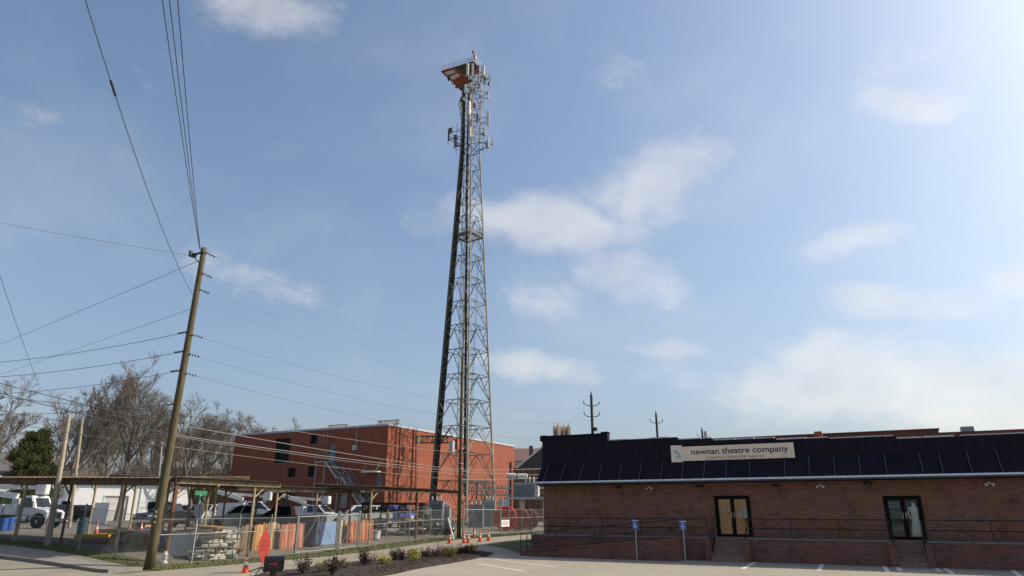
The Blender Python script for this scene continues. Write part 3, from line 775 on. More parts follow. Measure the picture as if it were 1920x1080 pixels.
    for (i, j) in ((1, 2), (3, 4)):
        for yy in (-.58, .5): MB().bar(P[i] + Vector((0, yy, -.1)), P[j] + Vector((0, yy, -.1)), .06, .26).build('stringer', m, S)
        rail(P[i], P[j], -.58); rail(P[i], P[j], .5)
        n = int(abs(P[i].z - P[j].z) / .2)
        for k in range(1, n): c = P[i].lerp(P[j], k / n); MB().box((c.x - .13, sv - .55, c.z - .05), (c.x + .13, sv + .47, c.z - .01)).build('tread', m, S)


utility_building()


# ================================================================== LATTICE TOWER
def cam2uv(x, y): return Vector((x * CA - y * SA, x * SA + y * CA, 0))


def at_z(px, py, z):
    r, F = ray(px, py); r = r * ((z - CH) / r.z); return Vector((r.x, r.y, z))


def lattice_tower():
    D = 80.0
    c = at(867, 955, D); base = Vector((c.x, c.y, gh(c.x, c.y) - .05))
    T = thing('lattice_tower', 'very tall galvanised lattice communications tower with antennas at its head', 'tower', base)
    rot = R(11)
    dirs = [cam2uv(math.cos(rot + k * math.pi / 2), math.sin(rot + k * math.pi / 2)) for k in range(4)]   # right, far, left, near
    hd = lambda z: 1.27 if z >= 48.4 else 1.27 + (48.4 - z) * .0530
    C0 = Vector((base.x, base.y, 0))
    leg = lambda k, z: C0 + dirs[k % 4] * hd(z) + Vector((0, 0, z))
    M_LEG = mat('tower_leg', (.34, .30, .205), .7, var=.25, scale=.8, col2=(.20, .10, .06), cov=.25)
    M_BR = mat('tower_brace', (.085, .083, .070), .75, var=.4, scale=.5, col2=(.14, .055, .032), cov=.36, spec=.2)
    M_LT = mat('tower_light', (.30, .29, .24), .7, var=.2)
    for k in range(4):
        mb = MB(); zs = [base.z, 12, 24, 36, 48.4, 60.5]
        for a, b in zip(zs[:-1], zs[1:]): mb.tube(leg(k, a), leg(k, b), .135 - a * .0011, .135 - b * .0011, n=6, caps=False)
        mb.build('leg', M_LEG if k in (0, 3) else M_BR if k == 2 else M_LEG, T)
        MB().lathe([(.45, -.1), (.45, .25), (.25, .3)], leg(k, base.z), 10).build('footing', CONCRETE(), T)
    levels = [2.5] + [5.57 + 3.02 * i for i in range(11)]
    levels = levels[:-0] if False else levels
    z = levels[-1]
    while z + 2.45 < 48.6: z += 2.45; levels.append(z)
    while z + 1.75 < 60.4: z += 1.75; levels.append(z)
    mid = lambda k, z: (leg(k, z) + leg(k + 1, z)) / 2
    for i, z in enumerate(levels):
        w = .07 if z < 36 else .055 if z < 49 else .045
        rg = MB()
        for k in range(4): rg.bar(leg(k, z), leg(k + 1, z), w)
        for k in range(4): rg.bar(mid(k, z), mid(k + 1, z), w * .6)
        if z < 36:
            for k in range(4):
                for t in (.25, .75): 
                    q = leg(k, z).lerp(leg(k + 1, z), t); rg.bar(q, q.lerp(mid(k, z), .5) + Vector((0, 0, -.55)), w * .5)
        rg.build('ring_frame', M_BR, T)
        if i + 1 < len(levels):
            z2 = levels[i + 1]; zm = (z + z2) / 2
            for k in range(4):
                mb = MB()
                if z < 48:
                    mb.bar(mid(k, z2), leg(k, z), w); mb.bar(mid(k, z2), leg(k + 1, z), w)
                    for s in (0, 1):
                        q = mid(k, z2).lerp(leg(k + s, z), .5); mb.bar(q, leg(k + s, zm), w * .6)
                        if z < 36: mb.bar(q, leg(k + s, z2 - .02), w * .45)
                else:
                    mb.bar(leg(k, z), leg(k + 1, z2), w); mb.bar(leg(k + 1, z), leg(k, z2), w)
                mb.build('brace', M_BR if (i + k) % 5 else M_LT, T)
    # lowest bracing to the ground
    for k in range(4): MB().bar(mid(k, levels[0]), leg(k, base.z + .2), .07).bar(mid(k, levels[0]), leg(k + 1, base.z + .2), .07).build('brace', M_BR, T)
    # cable ladder and bundle up the left leg
    inw = (dirs[0] - dirs[2]).normalized(); near = dirs[3]
    cb = MB(); lad = MB(); blk = mat('cable_black', (.006, .006, .008), .6)
    zs = [base.z + 2.5 + i * 2.0 for i in range(30)]
    zs = [q for q in zs if q < 60]
    off = lambda z, t: leg(2, z) + inw * (.14 + t) + near * .10
    for t in (.0, .075, .15, .225, .30, .375, .45):
        k = .42 + .58 * 1; w = t
        cb.path([off(q, w * (1 if q < 40 else max(.55, 1 - (q - 40) * .03))) for q in zs], .06, 5)
    cb.build('cable_bundle', blk, T)
    q = base.z + 2.2
    while q < 58: lad.bar(off(q, -.10) + near * .08, off(q, .48 if q < 40 else .3) + near * .08, .022); q += .9
    lad.bar(off(base.z, -.08), off(48, -.08), .04); lad.bar(off(48, -.08), off(59, -.08), .04)
    lad.build('cable_ladder', M_LT, T)
    # second bundle through the middle, climbing ladder behind
    cb = MB()
    for dx in (-.10, 0, .09): cb.path([at(871 + 0 * dx, 930, D - .6) + inw * dx, at(874, 600, D - .6) + inw * dx, at(876, 300, D - .4) + inw * dx * .8, at(879, 175, D) + inw * dx * .6], .06, 5)
    cb.build('cable_bundle', blk, T)
    ld = MB(); a0, a1 = at(856, 930, D + 1.2), at(873, 285, D + .3)
    for s in (-.17, .17): ld.tube(a0 + inw * s, a1 + inw * s, .03, n=4)
    for k in range(150): q = a0.lerp(a1, k / 150); ld.bar(q - inw * .17, q + inw * .17, .025)
    ld.build('climbing_ladder', M_BR, T)
    a0, a1 = at(880, 850, D + 2.2), at(898, 480, D + 1.3); ld = MB()
    for s in (-.11, .11): ld.tube(a0 + inw * s, a1 + inw * s, .028, n=4)
    for k in range(60): q = a0.lerp(a1, k / 60); ld.bar(q - inw * .11, q + inw * .11, .022)
    ld.tube(at(876, 935, D + 2.4), a0, .05, n=5)
    ld.build('waveguide_ladder', mat('blue_grey_steel', (.28, .31, .34), .5, .3), T)
    # rest platform
    zr = 35.6; mb = MB(); mr = MB()
    for k in range(4):
        a, b = leg(k, zr), leg(k + 1, zr); ai, bi = a.lerp(C0 + Vector((0, 0, zr)), .25), b.lerp(C0 + Vector((0, 0, zr)), .25)
        mb.prism([a, b, bi, ai], (0, 0, .06))
        for h in (.45, .9): mr.bar(ai + Vector((0, 0, h)), bi + Vector((0, 0, h)), .05)
        for t in range(7): q = ai.lerp(bi, t / 6); mr.bar(q, q + Vector((0, 0, .95)), .04); q2 = a.lerp(b, t / 6); mr.bar(q2, q + Vector((0, 0, .9)), .03)
    mb.build('rest_platform', M_BR, T); mr.build('platform_rail', mat('mossy_steel', (.24, .23, .15), .7, var=.3), T)
    # paler gusset plates on the lower rings
    for i, z in enumerate(levels[1:6]):
        q = mid(2, z).lerp(mid(3, z), .55); MB().obox(q, (1.3, .3, .12), Matrix.Rotation(YAW + R(8), 3, 'Z')).build('ring_plate', M_LT, T)
    # service truss at roof height reaching towards the building
    a, b = at(783, 818, D), at(848, 822, D); b.z = a.z; mb = MB(); h = Vector((0, 0, .75))
    for s in (-.35, .35):
        o = cam2uv(0, s); mb.bar(a + o, b + o, .08).bar(a + o - h, b + o - h, .08)
        for k in range(7): q0 = a.lerp(b, k / 7) + o; q1 = a.lerp(b, (k + 1) / 7) + o; mb.bar(q0, q0 - h, .05); mb.bar(q0 - h if k % 2 else q0, q1 if k % 2 else q1 - h, .05)
    mb.build('service_truss', mat('dark_truss', (.09, .075, .05), .8, var=.3), T)
    MB().cbox(a - h * .5, (.35, .35, .9)).build('truss_end', MATS['mossy_steel'], T)
    # head: cantilevered deck with sloping rusty underside
    hp = lambda x, y, z: C0 + cam2uv(x, y) + Vector((0, 0, z))
    M_RED = mat('red_oxide', (.30, .075, .035), .7, var=.35, scale=1.5, col2=(.12, .05, .035), cov=.45)
    M_PINK = mat('pale_panel', (.62, .47, .42), .6, var=.12)
    zt = 61.2
    A_, B_, Cc, D_, E_ = at(828, 133, D + .7), at(850, 127, D - .5), hp(1.0, -1.3, zt - .3), hp(1.35, 1.4, zt - .2), hp(-2.0, 2.2, zt - .1)
    MB().prism([A_, B_, hp(.2, -1.3, zt + .2), hp(1.0, -.2, zt), hp(.8, 1.2, zt), E_], (0, 0, .10)).build('head_deck', mat('deck_green', (.10, .12, .09), .7), T)
    F_, G_ = at(866, 169, D + .5), at(884, 152, D - 1.0)
    MB().prism([A_, B_, G_, F_], (.05, .08, .12)).build('deck_underside', M_RED, T)
    for (t0, t1) in ((.10, .27), (.33, .52)):
        qs = [A_.lerp(F_, t0).lerp(B_.lerp(G_, t0), .12), A_.lerp(F_, t0).lerp(B_.lerp(G_, t0), .88), A_.lerp(F_, t1).lerp(B_.lerp(G_, t1), .88), A_.lerp(F_, t1).lerp(B_.lerp(G_, t1), .12)]
        MB().prism([q - Vector((.10, .14, .10)) * .7 for q in qs], (.03, .04, .03)).build('deck_panel', M_PINK, T)
    for (p, q) in ((A_, F_), (B_, G_), (A_, B_), (A_.lerp(F_, .3), B_.lerp(G_, .3)), (A_.lerp(F_, .57), B_.lerp(G_, .57)), (E_, F_), (Cc, G_), (D_, hp(.9, .8, 58.6)), (Cc, hp(.9, -.6, 58.2)), (hp(-.2, -1.3, zt), hp(1.4, 1.0, zt))):
        MB().bar(p - Vector((0, 0, .12)), q - Vector((0, 0, .12)), .13).build('deck_beam', M_RED, T)
    mb = MB(); RR = [A_, B_, hp(.2, -1.3, zt + .2), hp(1.3, -.4, zt)]
    for p, q in zip(RR[:-1], RR[1:]):
        for h in (.35, .75): mb.tube(p + Vector((0, 0, h)), q + Vector((0, 0, h)), .035, n=5)
        for t in (0, .33, .66, 1): s = p.lerp(q, t); mb.tube(s, s + Vector((0, 0, .76)), .03, n=5)
    mb.tube(A_ + Vector((0, 0, .75)), E_ + Vector((0, 0, .75)), .03, n=5).tube(A_ + Vector((0, 0, .35)), E_ + Vector((0, 0, .35)), .03, n=5)
    mb.build('deck_rail', GALV(), T)
    for (x, y, z) in ((-3.3, .3, 59.6), (-2.7, .5, 59.0), (-2.2, .6, 58.6)):
        MB().tube(hp(x, y, z + .9), hp(x, y, z), .04).lathe([(.05, .25), (.13, .2), (.12, -.15), (.05, -.25)], hp(x, y, z), 8).build('head_lamp', BLACKM() if x != -2.7 else WHITE(), T)
    # mast and beacon
    m0 = at(889, 150, D); m1 = at(887.5, 97, D)
    MB().tube((m0.x, m0.y, 60.5), (m0.x, m0.y, m1.z - .9), .07, n=6).tube((m1.x, m1.y, m1.z - 2.6), m1, .035, n=6).bar((m0.x, m0.y, m1.z - 2.5), (m1.x, m1.y, m1.z - 2.5), .06).build('mast', M_BR, T)
    MB().lathe([(.06, -.25), (.2, -.15), (.22, 0), (.15, .17), (.03, .24)], m1, 10).build('beacon', mat('beacon_grey', (.22, .22, .23), .35), T)
    q = at(890.5, 107, D); MB().cbox(q, (.35, .35, .45)).build('beacon', mat('beacon_red', (.28, .06, .07), .5), T)
    # antenna panels on pipes with stand-off arms
    M_AN = mat('antenna_white', (.55, .55, .51), .5, var=.06); M_AG = mat('antenna_grey', (.10, .11, .11), .5)
    zx = lambda x, y: (800 + x / 5.144, 80 + y / 5.144)
    ants = [(393, 200, 320, 24, -2.0), (443, 205, 330, 20, -2.2), (543, 222, 320, 28, -.8), (608, 305, 425, 12, .5), (525, 385, 475, 22, -1.2), (370, 400, 485, 20, -1.6), (592, 455, 545, 12, .3), (316, 550, 625, 16, -.6),
            (332, 615, 685, 16, -.4), (403, 565, 700, 34, -2.0), (590, 662, 800, 24, -.5), (562, 810, 900, 20, .4), (415, 812, 912, 24, -1.6), (597, 917, 1015, 22, -.8), (210, 835, 950, 16, .2), (272, 900, 1010, 16, -.5), (487, 690, 760, 18, 1.6), (470, 400, 470, 16, 1.5), (560, 330, 400, 14, 1.0)]
    for i, (x, y0, y1, w, dy) in enumerate(ants):
        p1 = at(*zx(x, y0), D + dy); p0 = at(*zx(x, y1), D + dy); p1.x, p1.y = p0.x, p0.y
        wm = w / 5.144 / 1080 * D
        axis = cam2uv(random.uniform(-.5, .5), -1).normalized(); ang = math.atan2(axis.x, -axis.y)
        M = Matrix.Rotation(ang, 3, 'Z'); cc = (p0 + p1) / 2
        an = MB().obox(cc, (wm, wm * .55 + .06, p1.z - p0.z), M).build('antenna', M_AG if i in (14, 15, 16, 18) else M_AN, T, bevel=.04)
        bk = cc - axis * (.25 + wm * .3)
        MB().tube((bk.x, bk.y, p0.z - .35), (bk.x, bk.y, p1.z + .3), .045, n=6).build('mount_pipe', GALV(), an)
        kk = min(range(4), key=lambda k: (leg(k, cc.z) - bk).length); mb = MB()
        for zz in (cc.z - .5, cc.z + .5):
            l = leg(kk, min(60, zz)); mb.bar((bk.x, bk.y, zz), (l.x, l.y, zz), .06)
        mb.bar((bk.x, bk.y, cc.z + .5), leg(kk, min(60, cc.z - .6)), .045)
        mb.build('arm', M_BR, an)
        if i % 2: MB().cbox((bk.x - axis.x * .15, bk.y - axis.y * .15, cc.z - .2), (.3, .25, .5)).build('radio_box', M_AG, an)
    # open side frames carrying the lower antennas, and whips
    for (x0, y0, x1, y1) in ((215, 900, 330, 980), (215, 930, 330, 1000), (250, 1010, 330, 1000), (505, 960, 640, 985), (510, 1030, 600, 1010), (500, 925, 560, 925), (440, 880, 550, 882), (505, 770, 580, 765), (505, 520, 600, 480), (500, 580, 560, 560), (520, 440, 600, 330)):
        MB().bar(at(*zx(x0, y0), D - .5), at(*zx(x1, y1), D + .3), .07).build('side_frame', M_BR, T)
    for (x, y0, y1) in ((636, 895, 1030), (283, 990, 1070), (295, 780, 880), (545, 1000, 1075), (543, 520, 640), (448, 120, 200)):
        MB().tube(at(*zx(x, y0), D), at(*zx(x, y1), D), .035, n=5).bar(at(*zx(x, (y0 + y1) / 2), D), at(*zx(x + (40 if x < 400 else -60), (y0 + y1) / 2 + 5), D), .04).build('whip_antenna', M_AG, T)
    for (x, y, d) in ((235, 845, -.3), (280, 912, -.2), (460, 605, .4), (560, 335, .6), (345, 545, -.6), (435, 830, 1.0)):
        MB().cbox(at(*zx(x, y), D + d), (.45, .4, .55)).build('radio_box', mat('radio_dark', (.06, .075, .07), .6) if x != 460 else MATS['beacon_red'], T)


lattice_tower()


# ================================================================== POLES AND WIRES
def wire(A, B, sag, lab, r=.013, m=None, group=None, n=26, name='overhead_wire'):
    A, B = Vector(A), Vector(B)
    pts = [A.lerp(B, i / n) - Vector((0, 0, sag * 4 * (i / n) * (1 - i / n))) for i in range(n + 1)]
    o = MB().path(pts, r, 5).build(name, m or WIRE()); return recenter(tag(o, lab, 'wire', group))


def insulator(p, d, l, parent, n=4, r=.065, m=None):
    d = Vector(d).normalized(); prof = [(.018, 0)]
    for k in range(n): a = l * (k + .3) / n; prof += [(.02, a), (r, a + l * .2 / n), (.02, a + l * .45 / n)]
    prof += [(.018, l)]
    return MB().lathe(prof, p, 8, d).build('insulator', m or mat('insulator_dark', (.045, .04, .04), .35), parent)


def poles_and_wires():
    # ---- big leaning pole at the corner
    b = Vector((-29.5, 21.4, 0)); b.z = gh(b.x, b.y) - .1; t = on_u(383, 465, -29.5)
    P = thing('utility_pole', 'tall weathered wooden utility pole on the street corner with stacked insulators', 'utility pole', b)
    ax = lambda z: b.lerp(t, (z - b.z) / (t.z - b.z))
    MB().path([ax(b.z + (t.z - b.z) * k / 12) for k in range(13)], .215, 14, .135).build('pole', WOODPOLE(), P, smooth=True)
    zy = lambda px, py: on_u(px, py, -29.5).z
    mg = mat('pole_tag', (.5, .48, .42), .6)
    q = ax(zy(300, 968)); d = Vector((b.y, -b.x, 0)).normalized()
    for (dz, h) in ((0, .12), (.2, .1), (-.25, .08)): MB().cbox(q + Vector((.08, -.19, dz)), (.1, .02, h)).build('tag', mg, P)
    L = 'wire leaving the corner pole leftwards over the cross street'
    # three lines overhead from the pole head towards the camera
    top = ax(t.z - .35)
    for k, (x, h) in enumerate(((309, .10), (322, .05), (337, 0))):
        Bp = at(x, 0, 13.6 - k * .2); A = ax(t.z - .15 - .1 * k) + Vector((.05 * (k - 1), -.2, 0))
        wire(A, A + (Bp - A) * 1.5, .25, 'one of three power lines rising from the corner pole top towards the street', .012, group='power lines from the corner pole top')
        insulator(A + Vector((0, .15, 0)), (A + (Bp - A)) - A, .35, P)
    MB().bar(top + Vector((-.75, -.15, 0)), top + Vector((.1, -.12, .06)), .07, .09).bar(top + Vector((-.6, -.15, 0)), ax(t.z - 1.0), .04).build('arm', BLACKM(), P)
    MB().cbox(top + Vector((-.7, -.2, .08)), (.16, .16, .3)).cbox(top + Vector((-.45, -.2, -.06)), (.2, .16, .2)).build('switch', BLACKM(), P)
    A = ax(zy(362, 560)); Bp = at(158, -12, 11.4); ws = wire(A, A + (Bp - A) * 1.02, .55, 'single slack wire with splice rising from mid corner pole', .011)
    q0, q1 = [A.lerp(A + (Bp - A) * 1.02, t_) - Vector((0, 0, .55 * 4 * t_ * (1 - t_))) for t_ in (.835, .86)]
    MB().tube(q0, q1, .03, n=8).build('splice', BLACKM(), ws)
    # to the left
    for (y0, y1, sg, r, dz) in ((487, 645, .05, .012, .2), (578, 700, .1, .009, .2), (622, 672, .30, .014, .2), (658, 699, .30, .014, .2), (694, 729, .35, .013, .2), (757, 772, .2, .010, .1)):
        A = ax(zy(383 - (y0 - 465) * .17, y0)); z = A.z; A = A + Vector((-.2, 0, 0))
        Bp = at_z(0, y1, z - dz); B2 = A + (Bp - A) * 1.35
        wire(A, B2, sg, 'one of several power lines strung left from the corner pole', r, group='lines strung left from the corner pole')
        if y0 > 600: insulator(A, B2 - A, .62 if y0 < 700 else .4, P)
    A = ax(zy(380, 478)) + Vector((-.5, -.1, 0)); Bp = at_z(40, 424, A.z + .4); wire(A, A + (Bp - A) * 1.3, .05, 'pale wire running left from the corner pole head', .010, WIREL())
    # to the right, along the street
    far = [(628, 764, 1.5), (664, 788, 1.5), (700, 812, 1.5)]
    for (y0, y1, sg) in far:
        A = ax(zy(383 - (y0 - 465) * .17, y0)) + Vector((.2, 0, 0)); Bp = on_u(1108, y1, -27.5)
        wire(A, Bp, sg, 'one of three distribution lines following the street towards the far poles', .0065, group='distribution lines along the street'); insulator(A, Bp - A - Vector((0, 0, 6)), .62, P)
    for (y0, y1) in ((474, 700), (513, 716), (543, 732), (570, 742)):
        A = ax(zy(383 - (y0 - 465) * .17, y0)) + Vector((.15, 0, 0)); Bp = on_u(1108, y1, -27.5)
        wire(A, Bp, 1.2, 'thin line leaving the upper corner pole along the street', .0035, group='thin upper lines along the street')
        if y0 < 560: insulator(A, Bp - A - Vector((0, 0, 8)), .62, P)
    # ---- pole in front of the tower
    b2 = Vector((-29.5, 47.67, 0)); b2.z = gh(b2.x, b2.y) - .1; t2 = on_u(863, 668, -29.5); t2.y = b2.y
    P2 = thing('utility_pole', 'slim green-stained wooden pole standing in front of the lattice tower', 'utility pole', b2)
    MB().tube(b2, t2, .17, .105, n=12).build('pole', WOODPOLE(), P2, smooth=True)
    q = on_u(853, 836, -29.6); MB().cbox((q.x - .1, q.y - .25, q.z - .05), (.35, .4, .85)).build('pole_cabinet', mat('cab_grey', (.40, .41, .42), .5), P2); MB().cbox((q.x + .1, q.y + .12, q.z + .15), (.3, .3, .8)).build('pole_cabinet', mat('cab_red', (.28, .05, .03), .6), P2)
    MB().bar((b2.x - .1, b2.y - .6, q.z + .2), (b2.x, b2.y + .1, q.z + .2), .06).build('arm', GALV(), P2)
    for z in (5.6, 6.0, 7.2, 9, 10.6): MB().cbox((b2.x, b2.y, z), (.36, .36, .05)).build('band', GALV(), P2)
    # ---- telephone cables corner pole -> middle pole
    for i, (yl, ym, yr, r, m) in enumerate(((716, 795, 881, .020, WIRE()), (734, 815, 884, .022, WIREL()), (767, 818, 889, .014, WIREL()), (787, 837, 899, .012, WIREL()), (742, 773, 850, .014, WIREL()))):
        A = ax(zy(383 - (ym - 465) * .17, ym)); B_ = on_u(862, yr, -29.5)
        wire(A, B_, .12, 'pale service cable slung between corner pole and the pole before the tower', r * .8, m if i else WIREL(), group='service cables between the two poles')
        Bl = at_z(0, yl, A.z + (.8 if i < 2 else .25)); wire(A, A + (Bl - A) * 1.25, .08, 'dark service cable slung left from low on the corner pole', .018 if i < 2 else .012, group='service cables left of the corner pole')
    # cables on past the middle pole
    for (y0, y1) in ((881, 876), (884, 890), (899, 893)):
        wire(on_u(862, y0, -29.5), on_u(1060, y1, -27), .1, 'pale service cable running on from the pole before the tower', .016, WIREL(), group='service cables past the tower pole')
    # steep wire at far left
    A, Bp = at(74, 724, 70), at(0, 498, 40); wire(A, A + (Bp - A) * 1.6, .4, 'steep wire climbing above the bare trees at the left', .016)
    # ---- pale poles by the open sheds
    b3 = on_v(90, 1021, 22.2); z3 = gh(b3.x, b3.y); t3 = on_v(130, 778, 22.2)
    o = MB().tube((b3.x, b3.y, z3 - .05), t3, .15, .105, n=10).build('pole', mat('pale_pole', (.30, .25, .185), .85, var=.25, scale=4, stretch=(3, 3, .4)))
    P3 = thing('utility_pole', 'pale leaning wooden pole in front of the left open shed', 'utility pole', (b3.x, b3.y, z3)); o.parent = P3; o.data.transform(Matrix.Translation(-P3.location))
    b4 = gnd(130, 58); t4 = at(154.5, 786, 58)
    P4 = thing('utility_pole', 'thin pale pole rising behind the left shed roof', 'utility pole', b4)
    MB().tube(b4, (t4.x, t4.y, t4.z), .14, .10, n=10).build('pole', MATS['pale_pole'], P4)
    b5 = gnd(290, 75); t5 = at(304, 829, 75)
    P5 = thing('utility_pole', 'small grey pole with transformer can before the bare trees', 'utility pole', b5)
    MB().tube(b5, t5, .12, .09, n=8).build('pole', mat('grey_pole', (.35, .34, .32), .8), P5)
    q = at(304, 863, 74.8); MB().lathe([(.2, -.4), (.22, -.35), (.22, .3), (.15, .4)], q + Vector((.25, 0, 0)), 10).build('transformer', mat('can_grey', (.55, .55, .56), .4), P5)
    MB().bar(at(297, 835, 75), at(311, 833, 75), .1).build('crossarm', MATS['grey_pole'], P5)
    # ---- far poles behind the theatre
    for (px, yt, d, arms, lab) in ((1110.5, 741, 100, 2, 'dark double-armed power pole beyond the theatre beside the pinnacled tower'), (1232, 777, 125, 1, 'dark single-armed power pole beyond the middle of the theatre'), (1316, 806, 150, 1, 'short dark power pole top peeping over the theatre parapet beside the sign')):
        tp = at(px - (2 if px < 1300 else 0), yt, d); bp = gnd(px + 7, d); bp = Vector((tp.x, tp.y, gh(tp.x, tp.y)))
        P = thing('utility_pole', lab, 'utility pole', bp)
        MB().tube(bp, tp, .26, .20, n=8).build('pole', mat('dark_pole', (.05, .055, .05), .85), P)
        for k in range(arms):
            z = tp.z - 1.6 - 1.6 * k; c = Vector((tp.x, tp.y, z)); rt = cam2uv(1, .1)
            for s in (-1, 1):
                MB().path([c, c + rt * (s * .75) + Vector((0, 0, .1)), c + rt * (s * 1.15) + Vector((0, 0, .35))], .06, 5).build('arm', BLACKM(), P)
                MB().lathe([(.05, 0), (.1, .1), (.05, .2), (.1, .3), (.05, .4)], c + rt * (s * 1.15) + Vector((0, 0, .33)), 8).build('insulator', BLACKM(), P)
        MB().lathe([(.09, 0), (.15, .1), (.09, .25), (.13, .4), (.06, .6)], tp, 8).build('insulator', BLACKM(), P)
        MB().cbox((tp.x + .4, tp.y, tp.z - 5), (.6, .4, .5)).build('bracket', BLACKM(), P)
        if px > 1300: MB().lathe([(.4, -.7), (.45, 0), (.4, .7)], tp + cam2uv(.8, 0) - Vector((0, 0, 1)), 10).build('transformer', mat('can_grey', (.55, .55, .56), .4), P)


poles_and_wires()


# ================================================================== OPEN SHEDS
M_ROOF = mat('rusty_roof', (.13, .09, .06), .75, .15, var=.35, scale=2, col2=(.065, .04, .03), cov=.5)
M_FAS = mat('fascia_steel', (.115, .078, .05), .8, var=.35, scale=2.5, col2=(.05, .032, .024), cov=.55, spec=.15)


def shed(label, eave_a, eave_b, inward, width, za, zb, posts_front, posts_back, rise=.25, fas=.28, light=False):
    """open shed: eave line a->b, roof running 'inward' from it"""
    a = Vector((eave_a[0], eave_a[1], za)); b = Vector((eave_b[0], eave_b[1], zb)); iw = Vector(inward + (0,)).normalized() * width; iw.z = rise
    T = thing('open_shed', label, 'shed', (a.x, a.y, gh(a.x, a.y)))
    L = (b - a).length; n = max(4, int(L / .5)); d = (b - a) / n
    for i in range(n):                                  # roof sheets, each with a folded rib
        p = a + d * i; up = Vector((0, 0, .07))
        pr = [p, p + d * .12 + up * .6, p + d * .24, p + d * .98]
        mb = MB(); vs = []
        for q in pr: vs += [q - iw * .04, q + iw]
        mb.add(vs, [(0, 2, 3, 1), (2, 4, 5, 3), (4, 6, 7, 5)]); vs2 = [v - Vector((0, 0, .02)) for v in vs]; mb.add(vs2, [(0, 1, 3, 2), (2, 3, 5, 4), (4, 5, 7, 6)])
        mb.build('roof_sheet', M_ROOF, T)
    dn = Vector((0, 0, -.03)); e = (b - a).normalized()
    MB().prism([a + dn, b + dn, b + dn - Vector((0, 0, fas)), a + dn - Vector((0, 0, fas))], iw.normalized() * .12).build('front_beam', mat('tan_beam', (.21, .165, .105), .8, var=.3, scale=2.5, col2=(.08, .05, .034), cov=.45) if light else M_FAS, T)
    MB().prism([a + iw + dn, b + iw + dn, b + iw + dn - Vector((0, 0, .2)), a + iw + dn - Vector((0, 0, .2))], iw.normalized() * -.1).build('back_beam', M_FAS, T)
    for q, s in ((a + e * .03, 1), (b - e * .03, -1)): MB().prism([q + dn, q + iw + dn, q + iw + dn - Vector((0, 0, .2)), q + dn - Vector((0, 0, .2))], e * (.08 * s)).build('end_beam', M_FAS, T)
    k = max(2, int(L / 2.4))
    for i in range(1, k): q = a.lerp(b, i / k) + dn - Vector((0, 0, .05)); MB().bar(q + iw * .03, q + iw * .97, .07, .14).build('rafter', M_FAS, T)
    for row, ps in ((.03, posts_front), (.95, posts_back)):
        for i, t in enumerate(ps):
            tt, mm = (t if isinstance(t, tuple) else (t, 0))
            q = a.lerp(b, tt) + iw * row; zg = gh(q.x, q.y) - .05
            m = (TANSTEEL(), M_FAS, RUST())[mm]
            MB().tube((q.x, q.y, zg), (q.x, q.y, q.z - .08), .07 if mm != 2 else .10, n=8).build('post', m, T)
            MB().bar((q.x, q.y, q.z - .9), (q.x + e.x * .8, q.y + e.y * .8, q.z - .25), .06).build('post_brace', m, T)
    return T


uv_t = lambda px, py, u, v0, v1: (on_u(px, py, u).y - v0) / (v1 - v0)
shed('long brown open shed along the cross street, left of the corner pole', (-31.4, 22.6), (-54, 22.6), (0, 1), 5.6, 3.98, 4.45,
     [(.33, 1), (.52, 0), .74, .95], [.1, .25, .42, .6, .8], fas=.34)
shed('brown open shed beside the corner pole, over the pale crates', (-31, 23.3), (-31, 30.2), (-1, 0), 5.5, 4.02, 4.0, [(.015, 2), (.745, 0)], [.12, .5, .9], fas=.26, light=True)
shed('brown open shed set back behind the first yard gate', (-35.0, 30.6), (-34.4, 41.5), (-1, 0), 6.0, 3.92, 3.92, [.3, .62, (.93, 0)], [.1, .35, .6, .85], fas=.26, light=True)
shed('brown open shed reaching along the fence to the tower pole', (-31, 38.4), (-31, 50.4), (-1, 0), 5.0, 4.0, 3.98, [(.03, 0), (.485, 2), (.985, 0)], [.2, .45, .7, .95], fas=.26)


# ================================================================== FENCES AND GATES
M_MESH = mat('chain_wire', (.17, .17, .16), .6, .2)
M_FP = mat('fence_pipe', (.22, .22, .205), .55, .2, var=.2, scale=4)


def chain_mesh(p, q, h, parent, pitch=.13, r=.0035):
    p, q = Vector(p), Vector(q); L = (q - p).length; mb = MB(); n = int(L / pitch)
    for i in range(-int(h / pitch), n + 1):
        for s in (1, -1):
            x0, x1 = i * pitch, i * pitch + h; za, zb = (0, h) if s == 1 else (h, 0)
            t0, t1 = max(0, -x0 / h), min(1, (L - x0) / h)
            if t1 <= t0: continue
            A = p.lerp(q, (x0 + h * t0) / L) + Vector((0, 0, za + (zb - za) * t0)); B = p.lerp(q, (x0 + h * t1) / L) + Vector((0, 0, za + (zb - za) * t1))
            mb.tube(A, B, r, n=3, caps=False)
    o = mb.build('wire_mesh', M_MESH, parent); o['kind'] = 'stuff'; return o


def fence(label, pts, h=2.05, mid=True, skip_last=False):
    T = thing('chain_link_fence', label, 'fence', (pts[0][0], pts[0][1], gh(*pts[0])))
    P = [Vector((u, v, gh(u, v))) for (u, v) in pts]
    for i, p in enumerate(P):
        if skip_last and i == len(P) - 1: continue
        MB().tube(p - Vector((0, 0, .1)), p + Vector((0, 0, h + .1)), .032, n=8).lathe([(.035, h + .1), (.045, h + .13), (.02, h + .18)], p, 8).build('post', M_FP, T)
    for p, q in zip(P[:-1], P[1:]):
        if mid: MB().tube(p + Vector((0, 0, h * .66)), q + Vector((0, 0, h * .66)), .022, n=6).build('rail', M_FP, T)
        MB().tube(p + Vector((0, 0, h)), q + Vector((0, 0, h)), .012, n=5).build('tension_wire', M_FP, T)
        chain_mesh(p + Vector((0, 0, .03)), q + Vector((0, 0, .03)), h - .03, T)
    return T


